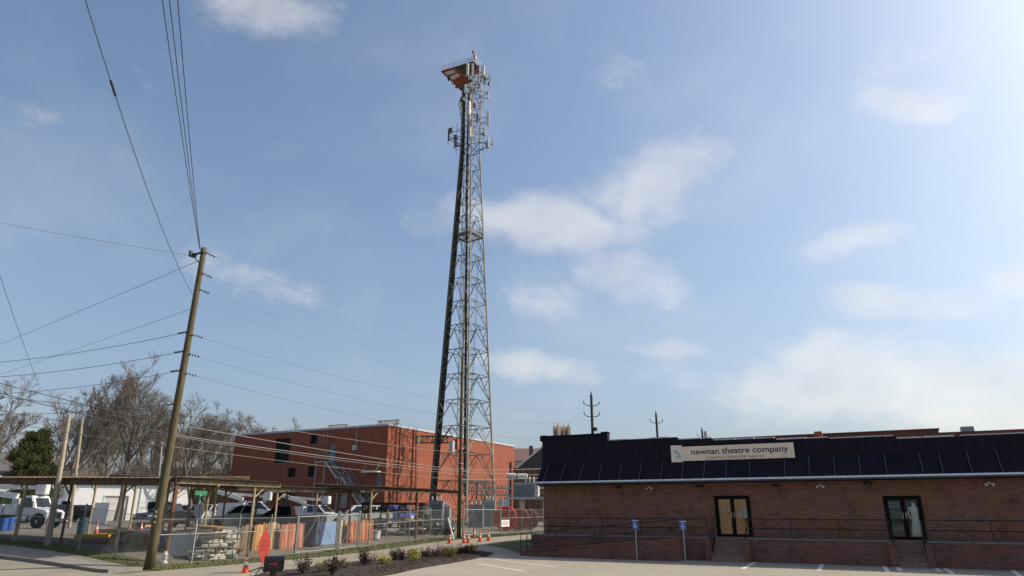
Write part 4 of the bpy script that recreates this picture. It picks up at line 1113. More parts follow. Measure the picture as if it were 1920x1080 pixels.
def gate(label, p, q, h=1.95, z0=.12, nv=1):
    T = thing('yard_gate', label, 'gate', (p[0], p[1], gh(*p)))
    a = Vector((p[0], p[1], gh(*p) + z0)); b = Vector((q[0], q[1], gh(*q) + z0)); up = Vector((0, 0, h)); e = (b - a).normalized() * .07
    for x in (a, b): MB().tube(x - Vector((0, 0, z0 + .1)), x + up + Vector((0, 0, .25)), .05, n=8).build('gate_post', M_FP, T)
    a2, b2 = a + e * 1.3, b - e * 1.3
    f = MB(); 
    f.tube(a2, b2, .035).tube(a2 + up, b2 + up, .035).tube(a2, a2 + up, .035).tube(b2, b2 + up, .035)
    for k in range(1, nv + 1): m_ = a2.lerp(b2, k / (nv + 1)); f.tube(m_, m_ + up, .025)
    f.build('gate_frame', M_FP, T); MB().tube(a2, a2.lerp(b2, 1 / (nv + 1)) + up, .012).tube(a2.lerp(b2, nv / (nv + 1)) + up, b2, .012).build('stay_rod', M_FP, T)
    MB().tube(a + e * .2 + up * .15, a2 + up * .15, .03).tube(a + e * .2 + up * .85, a2 + up * .85, .03).build('hinge', M_FP, T)
    chain_mesh(a2, b2, h, T); return T


FU = -30.3
fence('chain-link fence between the corner pole and the first gate', [(FU, 21.9), (FU, 24.2), (FU, 26.9), (FU, 29.1), (FU, 31.0)], skip_last=True)
gate('wide chain-link gate in front of the blue dumpster', (FU, 31.1), (FU, 34.6))
gate('narrow chain-link gate leaf beside the orange boards', (FU, 34.75), (FU, 36.6), nv=0)
fence('chain-link fence between the pipe racks and the street', [(FU, 36.75), (FU, 39.6), (FU, 42.2), (FU, 44.9), (FU, 47.0), (FU, 49.3)])
gate('long double chain-link gate behind the traffic cones', (FU, 49.6), (FU, 56.0), nv=3)
fence('chain-link fence from the sign-bearing gate to behind the theatre', [(FU, 56.15), (FU, 57.6), (FU, 60.2), (FU, 62.3), (FU, 65), (FU, 68)])
fence('chain-link fence along the cross street pavement', [(FU - .3, 22.0), (-33, 22.05), (-36, 22.05), (-39, 22.05), (-42, 22.05), (-45, 22.05), (-48, 22.05), (-51, 22.05)])


# ================================================================== VEHICLES
def paint(name, col): return mat('paint_' + name, col, .28, .0, var=.05, spec=.6)


def arc(cx, cz, r, a0, a1, n=8): return [(cx + r * math.cos(R(a0 + (a1 - a0) * i / n)), cz + r * math.sin(R(a0 + (a1 - a0) * i / n))) for i in range(n + 1)]


def wheel(T, x, y, r, w):
    t = MB().lathe([(r * .62, -w / 2), (r * .93, -w / 2), (r, -w / 2 + .04), (r, w / 2 - .04), (r * .93, w / 2), (r * .62, w / 2)], (x, y, r), 18, (0, 1, 0)).build('wheel', RUBBER(), T, local=True)
    s = 1 if y > 0 else -1
    MB().lathe([(r * .6, 0), (r * .55, .03), (r * .2, .0), (r * .18, .05), (.001, .05)], (x, y + s * (w / 2 - .045), r), 12, (0, s, 0)).build('rim', mat('rim_alloy', (.45, .45, .45), .35, .7), t, local=True)


def pickup(label, pos, head, pname, col, kind='pickup', s=1.0):
    T = thing({'pickup': 'pickup_truck', 'suv': 'sport_utility_vehicle', 'service': 'service_truck'}[kind], label, 'truck' if kind != 'suv' else 'car', (pos.x, pos.y, pos.z - .03), head)
    T.scale = (s, s, s)
    P = paint(pname, col); G = DARKGLASS()
    wf, wr, r = 1.85, -1.75, .40
    prof = [(-2.85, .62), (-2.9, .8), (-2.88, 1.28), (1.15, 1.28), (1.3, 1.24), (2.5, 1.16), (2.78, 1.02), (2.86, .8), (2.84, .45)]
    prof += arc(wf, r, .52, 0, 180)[0:] + [(wf - .6, .42), (wr + .6, .42)] + arc(wr, r, .52, 0, 180) + [(-2.85, .5)]
    MB().prism([(x, -.98, z) for (x, z) in prof], (0, 1.96, 0)).build('body', P, T, local=True, bevel=.035)
    xr = -2.75 if kind == 'suv' else -.72
    lo = [(xr, -.93, 1.27), (1.3, -.93, 1.27), (1.3, .93, 1.27), (xr, .93, 1.27)]; xt = xr + (.25 if kind == 'suv' else .12)
    hi = [(xt, -.76, 1.93), (.48, -.76, 1.93), (.48, .76, 1.93), (xt, .76, 1.93)]
    MB().add(lo + hi, [(0, 3, 2, 1), (4, 5, 6, 7), (0, 1, 5, 4), (1, 2, 6, 5), (2, 3, 7, 6), (3, 0, 4, 7)]).build('cab', P, T, local=True, bevel=.05)

    def glass(i, j, u0, u1, v0, v1, name, o):
        a, b, c, d = (Vector(lo[i]), Vector(lo[j]), Vector(hi[j]), Vector(hi[i])); f = lambda u, v: a.lerp(b, u).lerp(d.lerp(c, u), v)
        MB().prism([f(u0, v0) + o * .004, f(u1, v0) + o * .004, f(u1, v1) + o * .004, f(u0, v1) + o * .004], o * .012).build(name, G, T, local=True)
    glass(1, 2, .07, .93, .08, .92, 'windshield', Vector((.6, 0, .5))); glass(3, 0, .1, .9, .15, .85, 'rear_window', Vector((-1, 0, .1)))
    parts_ = ((.05, .30), (.34, .62), (.66, .9)) if kind == 'suv' else ((.10, .47), (.53, .92))
    for (u0, u1) in parts_:
        glass(0, 1, u0, u1, .12, .88, 'side_window', Vector((0, -1, .2))); glass(2, 3, 1 - u1, 1 - u0, .12, .88, 'side_window', Vector((0, 1, .2)))
    for x in (wf, wr):
        for y in (-.86, .86): wheel(T, x, y, r, .26)
        MB().box((x - .5, -.72, .3), (x + .5, .72, .9)).build('wheel_well', BLACKM(), T, local=True)
    for y in (-.74, .74):
        MB().cbox((2.80, y, .93), (.12, .36, .20)).build('headlight', mat('lamp_clear', (.6, .62, .62), .15), T, local=True, bevel=.02)
        MB().cbox((-2.9, y * 1.15, 1.0), (.08, .14, .4)).build('tail_light', mat('lamp_red', (.4, .02, .02), .3), T, local=True)
        MB().cbox((1.02, y / .74 * 1.08, 1.38), (.14, .22, .2)).build('mirror', BLACKM(), T, local=True, bevel=.03)
        MB().cbox((.35, y / .74 * .985, 1.12), (.2, .03, .04)).build('door_handle', BLACKM(), T, local=True)
    MB().cbox((2.86, 0, .87), (.06, 1.06, .32)).build('grille', BLACKM(), T, local=True); MB().cbox((2.88, 0, .56), (.16, 1.9, .2)).build('bumper', mat('chrome', (.5, .5, .5), .25, .9), T, local=True, bevel=.04)
    MB().cbox((-2.93, 0, .58), (.14, 1.8, .18)).build('bumper', mat('chrome', (.5, .5, .5), .25, .9), T, local=True, bevel=.03)
    if kind == 'pickup': MB().box((-2.78, -.8, 1.281), (-.8, .8, 1.29)).build('bed_floor', BLACKM(), T, local=True)
    if kind == 'service':
        for y in (-.78, .78): MB().cbox((-1.85, y, 1.5), (2.1, .42, .62)).build('tool_box', WHITE(), T, local=True, bevel=.02)
        MB().cbox((-1.2, 0, 1.6), (.5, .5, .8)).build('boom_base', GALV(), T, local=True)
        MB().bar((-1.2, 0, 2.1), (-3.6, .1, 2.75), .26, .3).bar((-3.5, .1, 2.65), (.4, .3, 2.35), .2, .22).build('boom', mat('boom_white', (.55, .56, .52), .5), T, local=True)
        MB().cbox((.7, .3, 2.35), (.6, .6, .7)).build('bucket', mat('bucket_grey', (.45, .46, .44), .5), T, local=True, bevel=.05)
    return T


def bucket_truck(label, pos, head):
    T = thing('bucket_truck', label, 'truck', (pos.x, pos.y, pos.z - .03), head)
    W = paint('white', (.56, .57, .58)); G = DARKGLASS(); K = BLACKM()
    r = .52
    prof = [(1.1, .65), (1.1, 1.2), (1.15, 1.55), (2.5, 1.55), (2.75, 1.5), (3.45, 1.35), (3.62, 1.1), (3.62, .62)] + arc(2.85, r, .64, 10, 170) + [(2.1, .55)]
    MB().prism([(x, -.95, z) for (x, z) in prof], (0, 1.9, 0)).build('hood', W, T, local=True, bevel=.05)
    lo = [(1.05, -1.0, 1.5), (2.45, -1.0, 1.5), (2.45, 1.0, 1.5), (1.05, 1.0, 1.5)]; hi = [(1.1, -.9, 2.5), (1.95, -.9, 2.5), (1.95, .9, 2.5), (1.1, .9, 2.5)]
    MB().add(lo + hi, [(0, 3, 2, 1), (4, 5, 6, 7), (0, 1, 5, 4), (1, 2, 6, 5), (2, 3, 7, 6), (3, 0, 4, 7)]).build('cab', W, T, local=True, bevel=.06)
    for (i, j, nm, o) in ((0, 1, 'side_window', Vector((0, -1, .1))), (1, 2, 'windshield', Vector((.8, 0, .4))), (2, 3, 'side_window', Vector((0, 1, .1)))):
        a, b, c, d = Vector(lo[i]), Vector(lo[j]), Vector(hi[j]), Vector(hi[i]); f = lambda u, v: a.lerp(b, u).lerp(d.lerp(c, u), v) + o * .006
        MB().prism([f(.15, .1), f(.88, .1), f(.88, .82), f(.15, .82)], o * .012).build(nm, G, T, local=True)
    MB().box((-4.2, -.45, .7), (3.4, .45, .95)).build('chassis', K, T, local=True)
    for y in (-.95, .95):
        for k, x in enumerate((-3.9, -2.9, -1.2, -.1)):
            if abs(x + 2.2) < .0: continue
            MB().box((x, y - .25, 1.0), (x + .98, y + .25, 1.85)).build('tool_box', W, T, local=True, bevel=.02)
            MB().box((x + .1, y + (.251 if y > 0 else -.258), 1.1), (x + .88, y + (.258 if y > 0 else -.251), 1.75)).build('locker_door', mat('locker', (.62, .63, .63), .4), T, local=True)
    MB().box((-4.1, -.69, .96), (.95, .69, 1.2)).build('flat_bed', mat('deck_plate', (.25, .25, .25), .6), T, local=True)
    for x in (2.85, -2.2):
        for y in (-.88, .88): wheel(T, x, y, r, .34)
    MB().lathe([(.4, 0), (.4, .3), (.3, .35), (.3, 1.1)], (-.2, 0, 1.2), 12).build('turntable', mat('turret', (.5, .5, .48), .5), T, local=True)
    MB().bar((-.2, 0, 2.45), (-4.6, 0, 3.0), .38, .42).bar((-4.5, 0, 3.2), (1.4, .05, 3.15), .28, .3).build('boom', mat('boom_white', (.55, .56, .52), .5), T, local=True)
    MB().lathe([(.3, -.25), (.32, .25)], (-4.55, 0, 3.1), 12, (0, 1, 0)).build('boom_joint', K, T, local=True)
    MB().cbox((1.9, .1, 3.05), (.75, .75, .95)).build('bucket', WHITE(), T, local=True, bevel=.06)
    MB().cbox((3.62, 0, .95), (.06, 1.2, .55)).build('grille', K, T, local=True); MB().cbox((3.7, 0, .62), (.18, 2.0, .26)).build('bumper', MATS.get('chrome') or mat('chrome', (.5, .5, .5), .25, .9), T, local=True, bevel=.03)
    for y in (-.78, .78):
        MB().cbox((3.55, y, 1.12), (.14, .3, .2)).build('headlight', mat('lamp_clear', (.6, .62, .62), .15), T, local=True, bevel=.02)
        MB().cbox((2.3, y * 1.55, 1.85), (.1, .16, .4)).build('mirror', K, T, local=True)
        MB().cbox((1.75, y * 1.3, .78), (.7, .12, .06)).build('step', GALV(), T, local=True)
    MB().lathe([(.3, -.5), (.32, .5)], (1.6, -.95, .72), 12, (1, 0, 0)).build('fuel_tank', mat('chrome', (.5, .5, .5), .25, .9), T, local=True)


def hd_(x, y): q = cam2uv(x, y); return math.atan2(q.y, q.x)


WHITE_C = (.56, .57, .58)
bucket_truck('white bucket truck with folded boom parked by the white garage', gnd(24, 58), hd_(1, -.12))
pickup('white pickup behind the pale pallet stacks under the shed', gnd(452, 53), hd_(-1, -.45), 'white', WHITE_C)
pickup('dark blue pickup parked behind the wooden board bundles', gnd(528, 52), hd_(-1, -.1), 'navy', (.018, .035, .10))
pickup('black pickup parked behind the corner pole', gnd(312, 60), hd_(-.3, -1), 'black', (.012, .012, .015))
pickup('white sport utility vehicle parked near the white garage corner', gnd(353, 84), hd_(-.4, -1), 'white', WHITE_C, 'suv')
pickup('white pickup parked beyond the back of the stop sign', gnd(389, 76), hd_(-.2, -1), 'white', WHITE_C)
pickup('white service truck with long boom before the shaded brick wall', gnd(478, 66), hd_(1, .05), 'white', WHITE_C, 'service', 1.12)
pickup('white service truck with boom behind the blue dumpster', gnd(592, 62), hd_(1, -.25), 'white', WHITE_C, 'service', .98)
pickup('white sport utility vehicle beside the foot of the steel staircase', gnd(668, 62), hd_(-1, -.5), 'white', WHITE_C, 'suv')
pickup('bright blue pickup by the brick building corner', gnd(742, 66), hd_(.8, -.6), 'blue', (.03, .12, .48))
pickup('black pickup parked against the white garage wall', gnd(150, 84), hd_(1, -.3), 'black', (.012, .012, .015))
pickup('dark grey sport utility vehicle beside the bucket truck nose', gnd(116, 82), hd_(.5, -.8), 'grey', (.05, .052, .056), 'suv')


# ================================================================== THINGS IN THE YARD
def lump(name, c, r, m, parent, seed=0, rough=.28):
    bm = bmesh.new(); bmesh.ops.create_icosphere(bm, subdivisions=3, radius=1); rnd = random.Random(seed); ph = [Vector((rnd.uniform(-1, 1), rnd.uniform(-1, 1), rnd.uniform(-1, 1))) * rnd.uniform(2, 7) for _ in range(9)]
    for v in bm.verts:
        k = 1 + sum(math.sin(v.co.dot(q) + i) for i, q in enumerate(ph)) * rough / 5
        v.co = Vector((v.co.x * r[0] * k, v.co.y * r[1] * k, max(-.93, v.co.z * k) * r[2])) + Vector(c) - wloc(parent)
    me = bpy.data.meshes.new(name); bm.to_mesh(me); bm.free(); me.materials.append(m); o = bpy.data.objects.new(name, me); COL.objects.link(o); o.parent = parent; return o


def pallet_stack(px, d, n, label, group, w=1.15, tone=(.42, .39, .33), tilt=0, rz=0, z0=0, mname=None):
    p = gnd(px, d); m = mat(mname or 'pallet_%d' % px, tone, .85, var=.2, scale=5)
    first = None
    for k in range(n):
        if first is None:
            T = thing('pallet', label, 'pallet', (p.x, p.y, p.z - .03 + z0), rz, group); first = T
            for i in range(6): MB().box((-w / 2 + i * w / 6 + .01, -.5, .115), (-w / 2 + (i + 1) * w / 6 - .02, .5, .145)).build('deck_board', m, T, local=True)
            for i in (-1, 0, 1): MB().box((-w / 2, i * .42 - .06, .022), (w / 2, i * .42 + .06, .113)).build('stringer', m, T, local=True)
            for i in (-1, 0, 1): MB().box((i * w * .42 - .06, -.5, 0), (i * w * .42 + .06, .5, .02)).build('bottom_board', m, T, local=True)
        else:
            T = copy_tree(first)
        T.location = (p.x + random.uniform(-.05, .05) + tilt * k, p.y + random.uniform(-.05, .05), p.z - .03 + z0 + k * .148); T.rotation_euler.z = rz + random.uniform(-.06, .06)


g1 = 'pale pallets stacked inside the corner fence'
pallet_stack(352, 38.5, 7, 'whitish pallet in the low stack by the rusty shed post', 'pale pallets by the rusty post', tone=(.44, .44, .42), rz=.25, w=1.3, tilt=.015)
pallet_stack(386, 38.2, 9, 'cream pallet in the tall stack inside the corner fence', 'cream pallets in the tall stack', tone=(.55, .50, .42), rz=.15)
pallet_stack(414, 39.5, 8, 'grey-white pallet in the stack under the white pickup', 'grey-white pallets near the pickup', tone=(.48, .47, .45), rz=-.2)
pallet_stack(263, 40, 4, 'weathered brown pallet stacked behind the corner pole', 'brown pallets behind the corner pole', tone=(.16, .13, .10), rz=.2)
p = gnd(338, 37.2); T = thing('leaning_panel', 'large grey sheet leaning against the pale pallets', 'panel', p)
MB().obox(p + Vector((0, 0, .56)), (1.5, .06, 1.2), Matrix.Rotation(R(25), 3, 'Z') @ Matrix.Rotation(R(-18), 3, 'X')).build('sheet', mat('sheet_grey', (.30, .31, .31), .7, var=.15, scale=2), T)
MB().obox(p + Vector((.03, .14, .50)), (1.3, .05, .1), Matrix.Rotation(R(25), 3, 'Z') @ Matrix.Rotation(R(-18), 3, 'X')).build('batten', mat('batten', (.3, .22, .13), .8), T)


def slab_heap(spots, label, group, tone, seed):
    rnd = random.Random(seed); m = [mat('slab_%d_%d' % (seed, k), tuple(c * f for c in tone), .85, var=.2, scale=4, col2=tuple(c * f * .6 for c in tone), cov=.3) for k, f in enumerate((.8, 1.0, 1.15))]
    for (px, d, z, w, dp, h, rz, tilt) in spots:
        p = gnd(px, d); T = thing('packing_block', label, 'block', (p.x, p.y, p.z - .03 + z), rz, group)
        M = Matrix.Rotation(R(tilt), 3, 'X'); k = rnd.randrange(3)
        MB().obox((0, 0, h / 2 + abs(math.sin(R(tilt))) * dp / 2), (w, dp, h), M).build('block', m[k], T, local=True, bevel=.02, seg=1)
        MB().obox((w * .22, 0, h / 2 + abs(math.sin(R(tilt))) * dp / 2), (.05, dp + .012, h + .012), M).obox((-w * .22, 0, h / 2 + abs(math.sin(R(tilt))) * dp / 2), (.05, dp + .012, h + .012), M).build('strap', mat('strap_dark', (.07, .065, .06), .6), T, local=True)


def osb(px, d, z0, w, dp, label, rz, tilt, col=(.30, .19, .095)):
    p = gnd(px, d); T = thing('plywood_sheet', label, 'plywood', p + Vector((0, 0, z0)), rz)
    for k in range(3): MB().obox((.03 * k, .02 * k, .03 + k * .035), (w, dp, .03), Matrix.Rotation(R(tilt), 3, 'Y')).build('ply', mat('ply_%d' % (px % 7), col, .8, var=.25, scale=4), T, local=True)


def board_bundle(px0, px1, u, h, col, label, seed=0):
    rnd = random.Random(px0 + seed)
    a, b = on_u(px0, 1010, u), on_u(px1, 1010, u); a.z, b.z = gh(a.x, a.y), gh(b.x, b.y); c = (a + b) / 2
    T = thing('board_bundle', label, 'boards', c); L = (b - a).length; n = max(3, int(L / .15)); e = (b - a).normalized(); ang = math.atan2(e.y, e.x)
    for i in range(n):
        q = a.lerp(b, (i + .5) / n); hh = h * rnd.uniform(.93, 1.03); k = rnd.uniform(.75, 1.2)
        m = mat('board_%d_%d' % (px0, i % 4), tuple(x * (.6, .9, 1.05, 1.15)[i % 4] + (0, 0, 0, .06)[i % 4] for x in col), .8, var=.25, scale=5, stretch=(3, 3, .5))
        MB().obox(q + Vector((0, 0, hh / 2 - .03)), (L / n * .9, .04, hh), Matrix.Rotation(ang, 3, 'Z') @ Matrix.Rotation(R(rnd.uniform(-3, 3)), 3, 'Y')).build('board', m, T)
    for zz in (.25, h - .2):
        off = Vector((-e.y, e.x, 0)) * .06
        MB().bar(a + off + Vector((0, 0, zz)), b + off + Vector((0, 0, zz)), .06, .09).build('batten', mat('batten', (.3, .22, .13), .8), T)


board_bundle(450, 473, -32.6, 1.45, (.17, .12, .085), 'grey-brown upright boards nearest the tan shed post')
board_bundle(474, 499, -32.4, 1.5, (.42, .225, .075), 'orange-tan upright boards behind the red diamond sign')
board_bundle(500, 522, -32.6, 1.5, (.36, .25, .14), 'tan upright boards between orange and salmon bundles')
board_bundle(524, 569, -32.3, 1.48, (.35, .125, .07), 'salmon upright boards left of the blue dumpster')
board_bundle(628, 649, -32.5, 1.5, (.40, .29, .17), 'sandy upright boards right of the pale blue sheets')
board_bundle(650, 698, -32.2, 1.42, (.37, .125, .055), 'bright orange upright boards behind the narrow gate leaf')


sp = []
rn = random.Random(77)
for (px, d, n, w) in ((398, 37.4, 9, .9), (374, 37.0, 5, .9), (422, 38.3, 7, .75)):
    z = 0.0
    for k in range(n): h = rn.uniform(.07, .2); sp.append((px + rn.uniform(-5, 5), d + rn.uniform(-.15, .15), z, w * rn.uniform(.8, 1.5), rn.uniform(.6, .9), h, rn.uniform(.7, 1.9), rn.choice((0, 3, 2, -4)))); z += h + .015
slab_heap(sp, 'whitish packing block in the heap inside the corner fence', 'whitish packing blocks inside the corner fence', (.46, .43, .37), 5)
sp = [(436 + 3 * k, 39.6 + .2 * (k % 2), .12 * (k // 2), .55, .4, .11, rn.uniform(0, 3), rn.choice((0, 8, -6))) for k in range(5)]
slab_heap(sp, 'small brown offcut block in the scatter beside the small brown crate', 'brown offcut blocks beside the crate', (.26, .16, .09), 9)
sp = [(232 + 5 * k, 41.2 + .25 * (k % 3), .13 * (k // 3), .8, .45, .12, rn.uniform(.2, .8), rn.choice((0, 4, -3))) for k in range(7)]
slab_heap(sp, 'dark weathered beam end piled left of the corner pole', 'dark beam ends left of the corner pole', (.10, .075, .055), 13)
osb(386, 38.2, 1.33, 1.6, .9, 'brown plywood sheets lying on the tall cream pallet stack', .2, 3)
osb(352, 38.5, 1.04, 1.5, .9, 'tan plywood sheets lying on the whitish low pallet stack', .3, -4, (.36, .25, .14))
osb(250, 44.5, -.01, 2.2, 1.1, 'loose plywood sheets on the ground before the brown crate', .4, 0)


def dumpster(px, d, label, col, w=1.5, h=1.4, rz=0.0):
    p = gnd(px, d); T = thing('dumpster', label, 'dumpster', p, rz); m = mat('dumpster_%d' % px, col, .55, var=.2, scale=2, col2=tuple(c * .6 for c in col), cov=.3)
    prof = [(-w / 2, 0), (w / 2, 0), (w / 2 + .12, h), (-w / 2 - .12, h)]
    MB().prism([(x, -.7, z) for (x, z) in prof], (0, 1.4, 0)).build('body', m, T, local=True, bevel=.03)
    for x in (-.5, 0, .5): MB().box((x * w * .8 - .04, -.76, .1), (x * w * .8 + .04, -.702, h - .1)).build('rib', m, T, local=True)
    MB().box((-w / 2 - .16, -.76, h + .002), (w / 2 + .16, .76, h + .07)).build('lid', mat('lid_black', (.02, .02, .025), .5), T, local=True, bevel=.02)
    for s in (-1, 1): MB().box((s * (w / 2 + .1) - .06, -.3, h * .55), (s * (w / 2 + .1) + .06, .3, h * .7)).build('lift_pocket', m, T, local=True)


dumpster(580, 46.0, 'dark blue steel dumpster behind the wide gate', (.02, .04, .10), 1.2, 1.4, .35)
p = gnd(612, 46.8); T = thing('sheet_stack', 'pale blue sheets standing upright beside the dumpster', 'sheets', p)
for k in range(4): MB().obox(p + Vector((-.02 * k, .09 * k, .7)), (1.35, .04, 1.42 - .05 * k), Matrix.Rotation(R(84 + 5 * (k % 2)), 3, 'Z')).build('sheet', mat('blue_sheet', (.17, .27, .44), .6, var=.15), T)


def barrel(px, d, label, col, h=.9, r=.29, group=None):
    p = gnd(px, d); T = thing('barrel', label, 'barrel', p, 0, group)
    m = mat('barrel_%d' % px, col, .5, var=.1)
    MB().lathe([(r * .93, 0), (r, .03), (r, h * .32), (r * 1.04, h * .34), (r, h * .36), (r, h * .64), (r * 1.04, h * .66), (r, h * .68), (r, h - .02), (r * .95, h)], p, 16).build('drum', m, T)
    MB().lathe([(r * .9, h - .01), (r * .9, h + .012)], p, 16).build('lid', mat('lid_black', (.02, .02, .025), .5), T)


barrel(154, 46, 'teal-blue steel barrel standing alone in the yard', (.03, .09, .14), 1.0, .33)
barrel(4, 50, 'bright blue barrel standing below the bucket truck', (.02, .08, .30), .85, .27, 'blue barrels below the bucket truck'); barrel(16, 51, 'bright blue barrel standing below the bucket truck', (.02, .08, .30), .9, .27, 'blue barrels below the bucket truck')
barrel(309, 39.5, 'blue drum beside the brown pallets', (.03, .07, .20), .85)


def crate(px, d, w, dp, h, col, label, rz=.4, z0=0, group=None):
    p = gnd(px, d); T = thing('crate', label, 'crate', (p.x, p.y, p.z - .03 + z0), rz, group); m = mat('crate_%d' % px, col, .75, var=.2, scale=4)
    n = max(2, int(h / .16))
    for i in range(n):
        z = i * h / n
        for s in (-1, 1):
            MB().box((-w / 2, s * dp / 2 - .015, z + .008), (w / 2, s * dp / 2 + .015, z + h / n - .012)).build('slat', m, T, local=True)
            MB().box((s * w / 2 - .015, -dp / 2 + .018, z + .008), (s * w / 2 + .015, dp / 2 - .018, z + h / n - .012)).build('slat', m, T, local=True)
    for sx in (-1, 1):
        for sy in (-1, 1): MB().cbox((sx * (w / 2 - .05), sy * (dp / 2 - .05), h / 2), (.06, .06, h)).build('corner_post', m, T, local=True)
    MB().box((-w / 2 + .02, -dp / 2 + .02, .02), (w / 2 - .02, dp / 2 - .02, .06)).build('base', m, T, local=True); MB().box((-w / 2 + .03, -dp / 2 + .03, h - .12), (w / 2 - .03, dp / 2 - .03, h - .09)).build('contents', m, T, local=True)


crate(176, 41.5, 1.8, .9, .32, (.50, .32, .03), 'low yellow tray crate behind the cross street fence', .45)
crate(212, 42.3, 1.7, .9, .36, (.52, .30, .02), 'orange-yellow tray crate beside the weathered brown boards', .35)
crate(222, 44.5, 2.0, .8, .5, (.40, .29, .18), 'tan crate of timber offcuts behind the yellow trays', .5)
crate(280, 41, 1.0, .8, .75, (.55, .54, .50), 'white slatted crate just behind the corner pole', .2)
crate(242, 42, 1.2, .9, .55, (.12, .10, .085), 'dark slatted crate left of the corner pole', .3)
crate(266, 62, 1.5, 1.2, 1.0, (.42, .24, .13), 'brown cardboard-coloured crate by the white garage', .1)
crate(430, 40.5, .8, .7, .6, (.30, .19, .12), 'small brown crate beside the grey-white pallets', .5)
# timber pile in front-left
p = gnd(196, 40.2); T = thing('timber_pile', 'flat pile of weathered brown boards by the yellow trays', 'timber', p, .5)
for i in range(14):
    MB().obox((random.uniform(-.15, .15), -.45 + (i % 5) * .2, .03 + (i // 5) * .07), (2.3 * random.uniform(.8, 1.1), .17, .05), Matrix.Rotation(random.uniform(-.06, .06), 3, 'Z')).build('board', mat('old_board_%d' % (i % 3), ((.16, .12, .08), (.11, .085, .06), (.22, .17, .11))[i % 3], .85, var=.25), T, local=True)
# leaning white panel by the garage
p = gnd(185, 72); T = thing('leaning_panel', 'white door-sized panel standing in the yard before the garage', 'panel', p)
MB().obox(p + Vector((0, 0, 1.0)), (1.5, .08, 2.1), Matrix.Rotation(YAW, 3, 'Z') @ Matrix.Rotation(R(-4), 3, 'X')).build('sheet', WHITE(), T)
MB().bar(p + Vector((.3, .6, 0)), p + Vector((.1, .1, 1.7)), .06).build('prop', GALV(), T)


def pipe_rack():
    p = gnd(735, 55); T = thing('pipe_rack', 'steel storage rack loaded with white pipes and beams behind the fence', 'rack', p, R(62)); g = mat('rack_steel', (.10, .10, .095), .6, .2)
    L, D = 4.6, 1.2
    for x in (-L / 2, -L / 6, L / 6, L / 2):
        for y in (-D / 2, D / 2): MB().box((x - .05, y - .05, -.05), (x + .05, y + .05, 2.2)).build('upright', g, T, local=True)
        for z in (.3, .95, 1.6, 2.15): MB().box((x - .05, -D / 2 + .052, z - .05), (x + .05, D / 2 - .052, z + .05)).build('arm', g, T, local=True)
    rnd = random.Random(4)
    cols = [mat('pipe_white', (.62, .61, .57), .5), mat('pipe_dark', (.05, .05, .05), .6), mat('pipe_brown', (.17, .11, .07), .7), mat('pipe_grey', (.35, .35, .34), .5)]
    for z in (.35, 1.0, 1.65, 2.2):
        y = -D / 2 + .16
        while y < D / 2 - .1:
            r = rnd.choice((.06, .08, .10)); MB().tube((-L / 2 - rnd.uniform(.1, .5), y, z + r + .005), (L / 2 + rnd.uniform(-.2, .6), y, z + r + .005), r, n=8).build('pipe', rnd.choice(cols), T, local=True); y += r * 2 + .05


pipe_rack()
p = gnd(704, 51.5); T = thing('tub', 'white plastic tub on the ground beside the pipe rack', 'tub', p)
MB().lathe([(.30, 0), (.36, .5), (.38, .52), (.38, .56), (.33, .56), (.3, .1)], p, 16).build('tub', WHITE(), T); MB().lathe([(.385, .44), (.385, .48)], p, 16).build('band', mat('pipe_grey', (.35, .35, .34), .5), T)


M_PL = mat('black_plastic', (.03, .035, .032), .22, var=.5, scale=6, col2=(.30, .32, .31), cov=.28)
for (px, d, r, lab) in ((772, 56, (.55, .5, .62), 'black plastic-wrapped bundle at the end of the pipe rack'), (792, 57.5, (.8, .6, .80), 'large crumpled black and silver wrapped bundle by the shed post'), (815, 58.5, (.75, .6, .5), 'low dark wrapped heap under the shed beside the tower pole'), (838, 59.5, (.7, .55, .42), 'flat dark wrapped heap just left of the tower pole')):
    p = gnd(px, d); T = thing('wrapped_bundle', lab, 'bundle', p); lump('wrapping', p + Vector((0, 0, r[2] * .9)), r, M_PL, T, px)
    MB().path([p + Vector((r[0] * 1.0 * math.cos(t), r[1] * 1.0 * math.sin(t), r[2] * .9)) for t in [k * .5236 for k in range(13)]], .02, 4).build('strap', mat('pipe_grey', (.35, .35, .34), .5), T)
p = gnd(794, 57.6); T = thing('bulk_bag', 'cream woven bulk bag resting on the crumpled wrapped bundle', 'bag', p + Vector((0, 0, 1.35))); lump('bag', p + Vector((0, 0, 1.84)), (.52, .5, .55), mat('bag_cream', (.55, .51, .42), .85), T, 5, .15)
for s in (-1, 1): MB().path([p + Vector((s * .3, -.2, 2.2)), p + Vector((s * .3, 0, 2.5)), p + Vector((s * .3, .2, 2.2))], .03, 5).build('loop', MATS['bag_cream'], T)


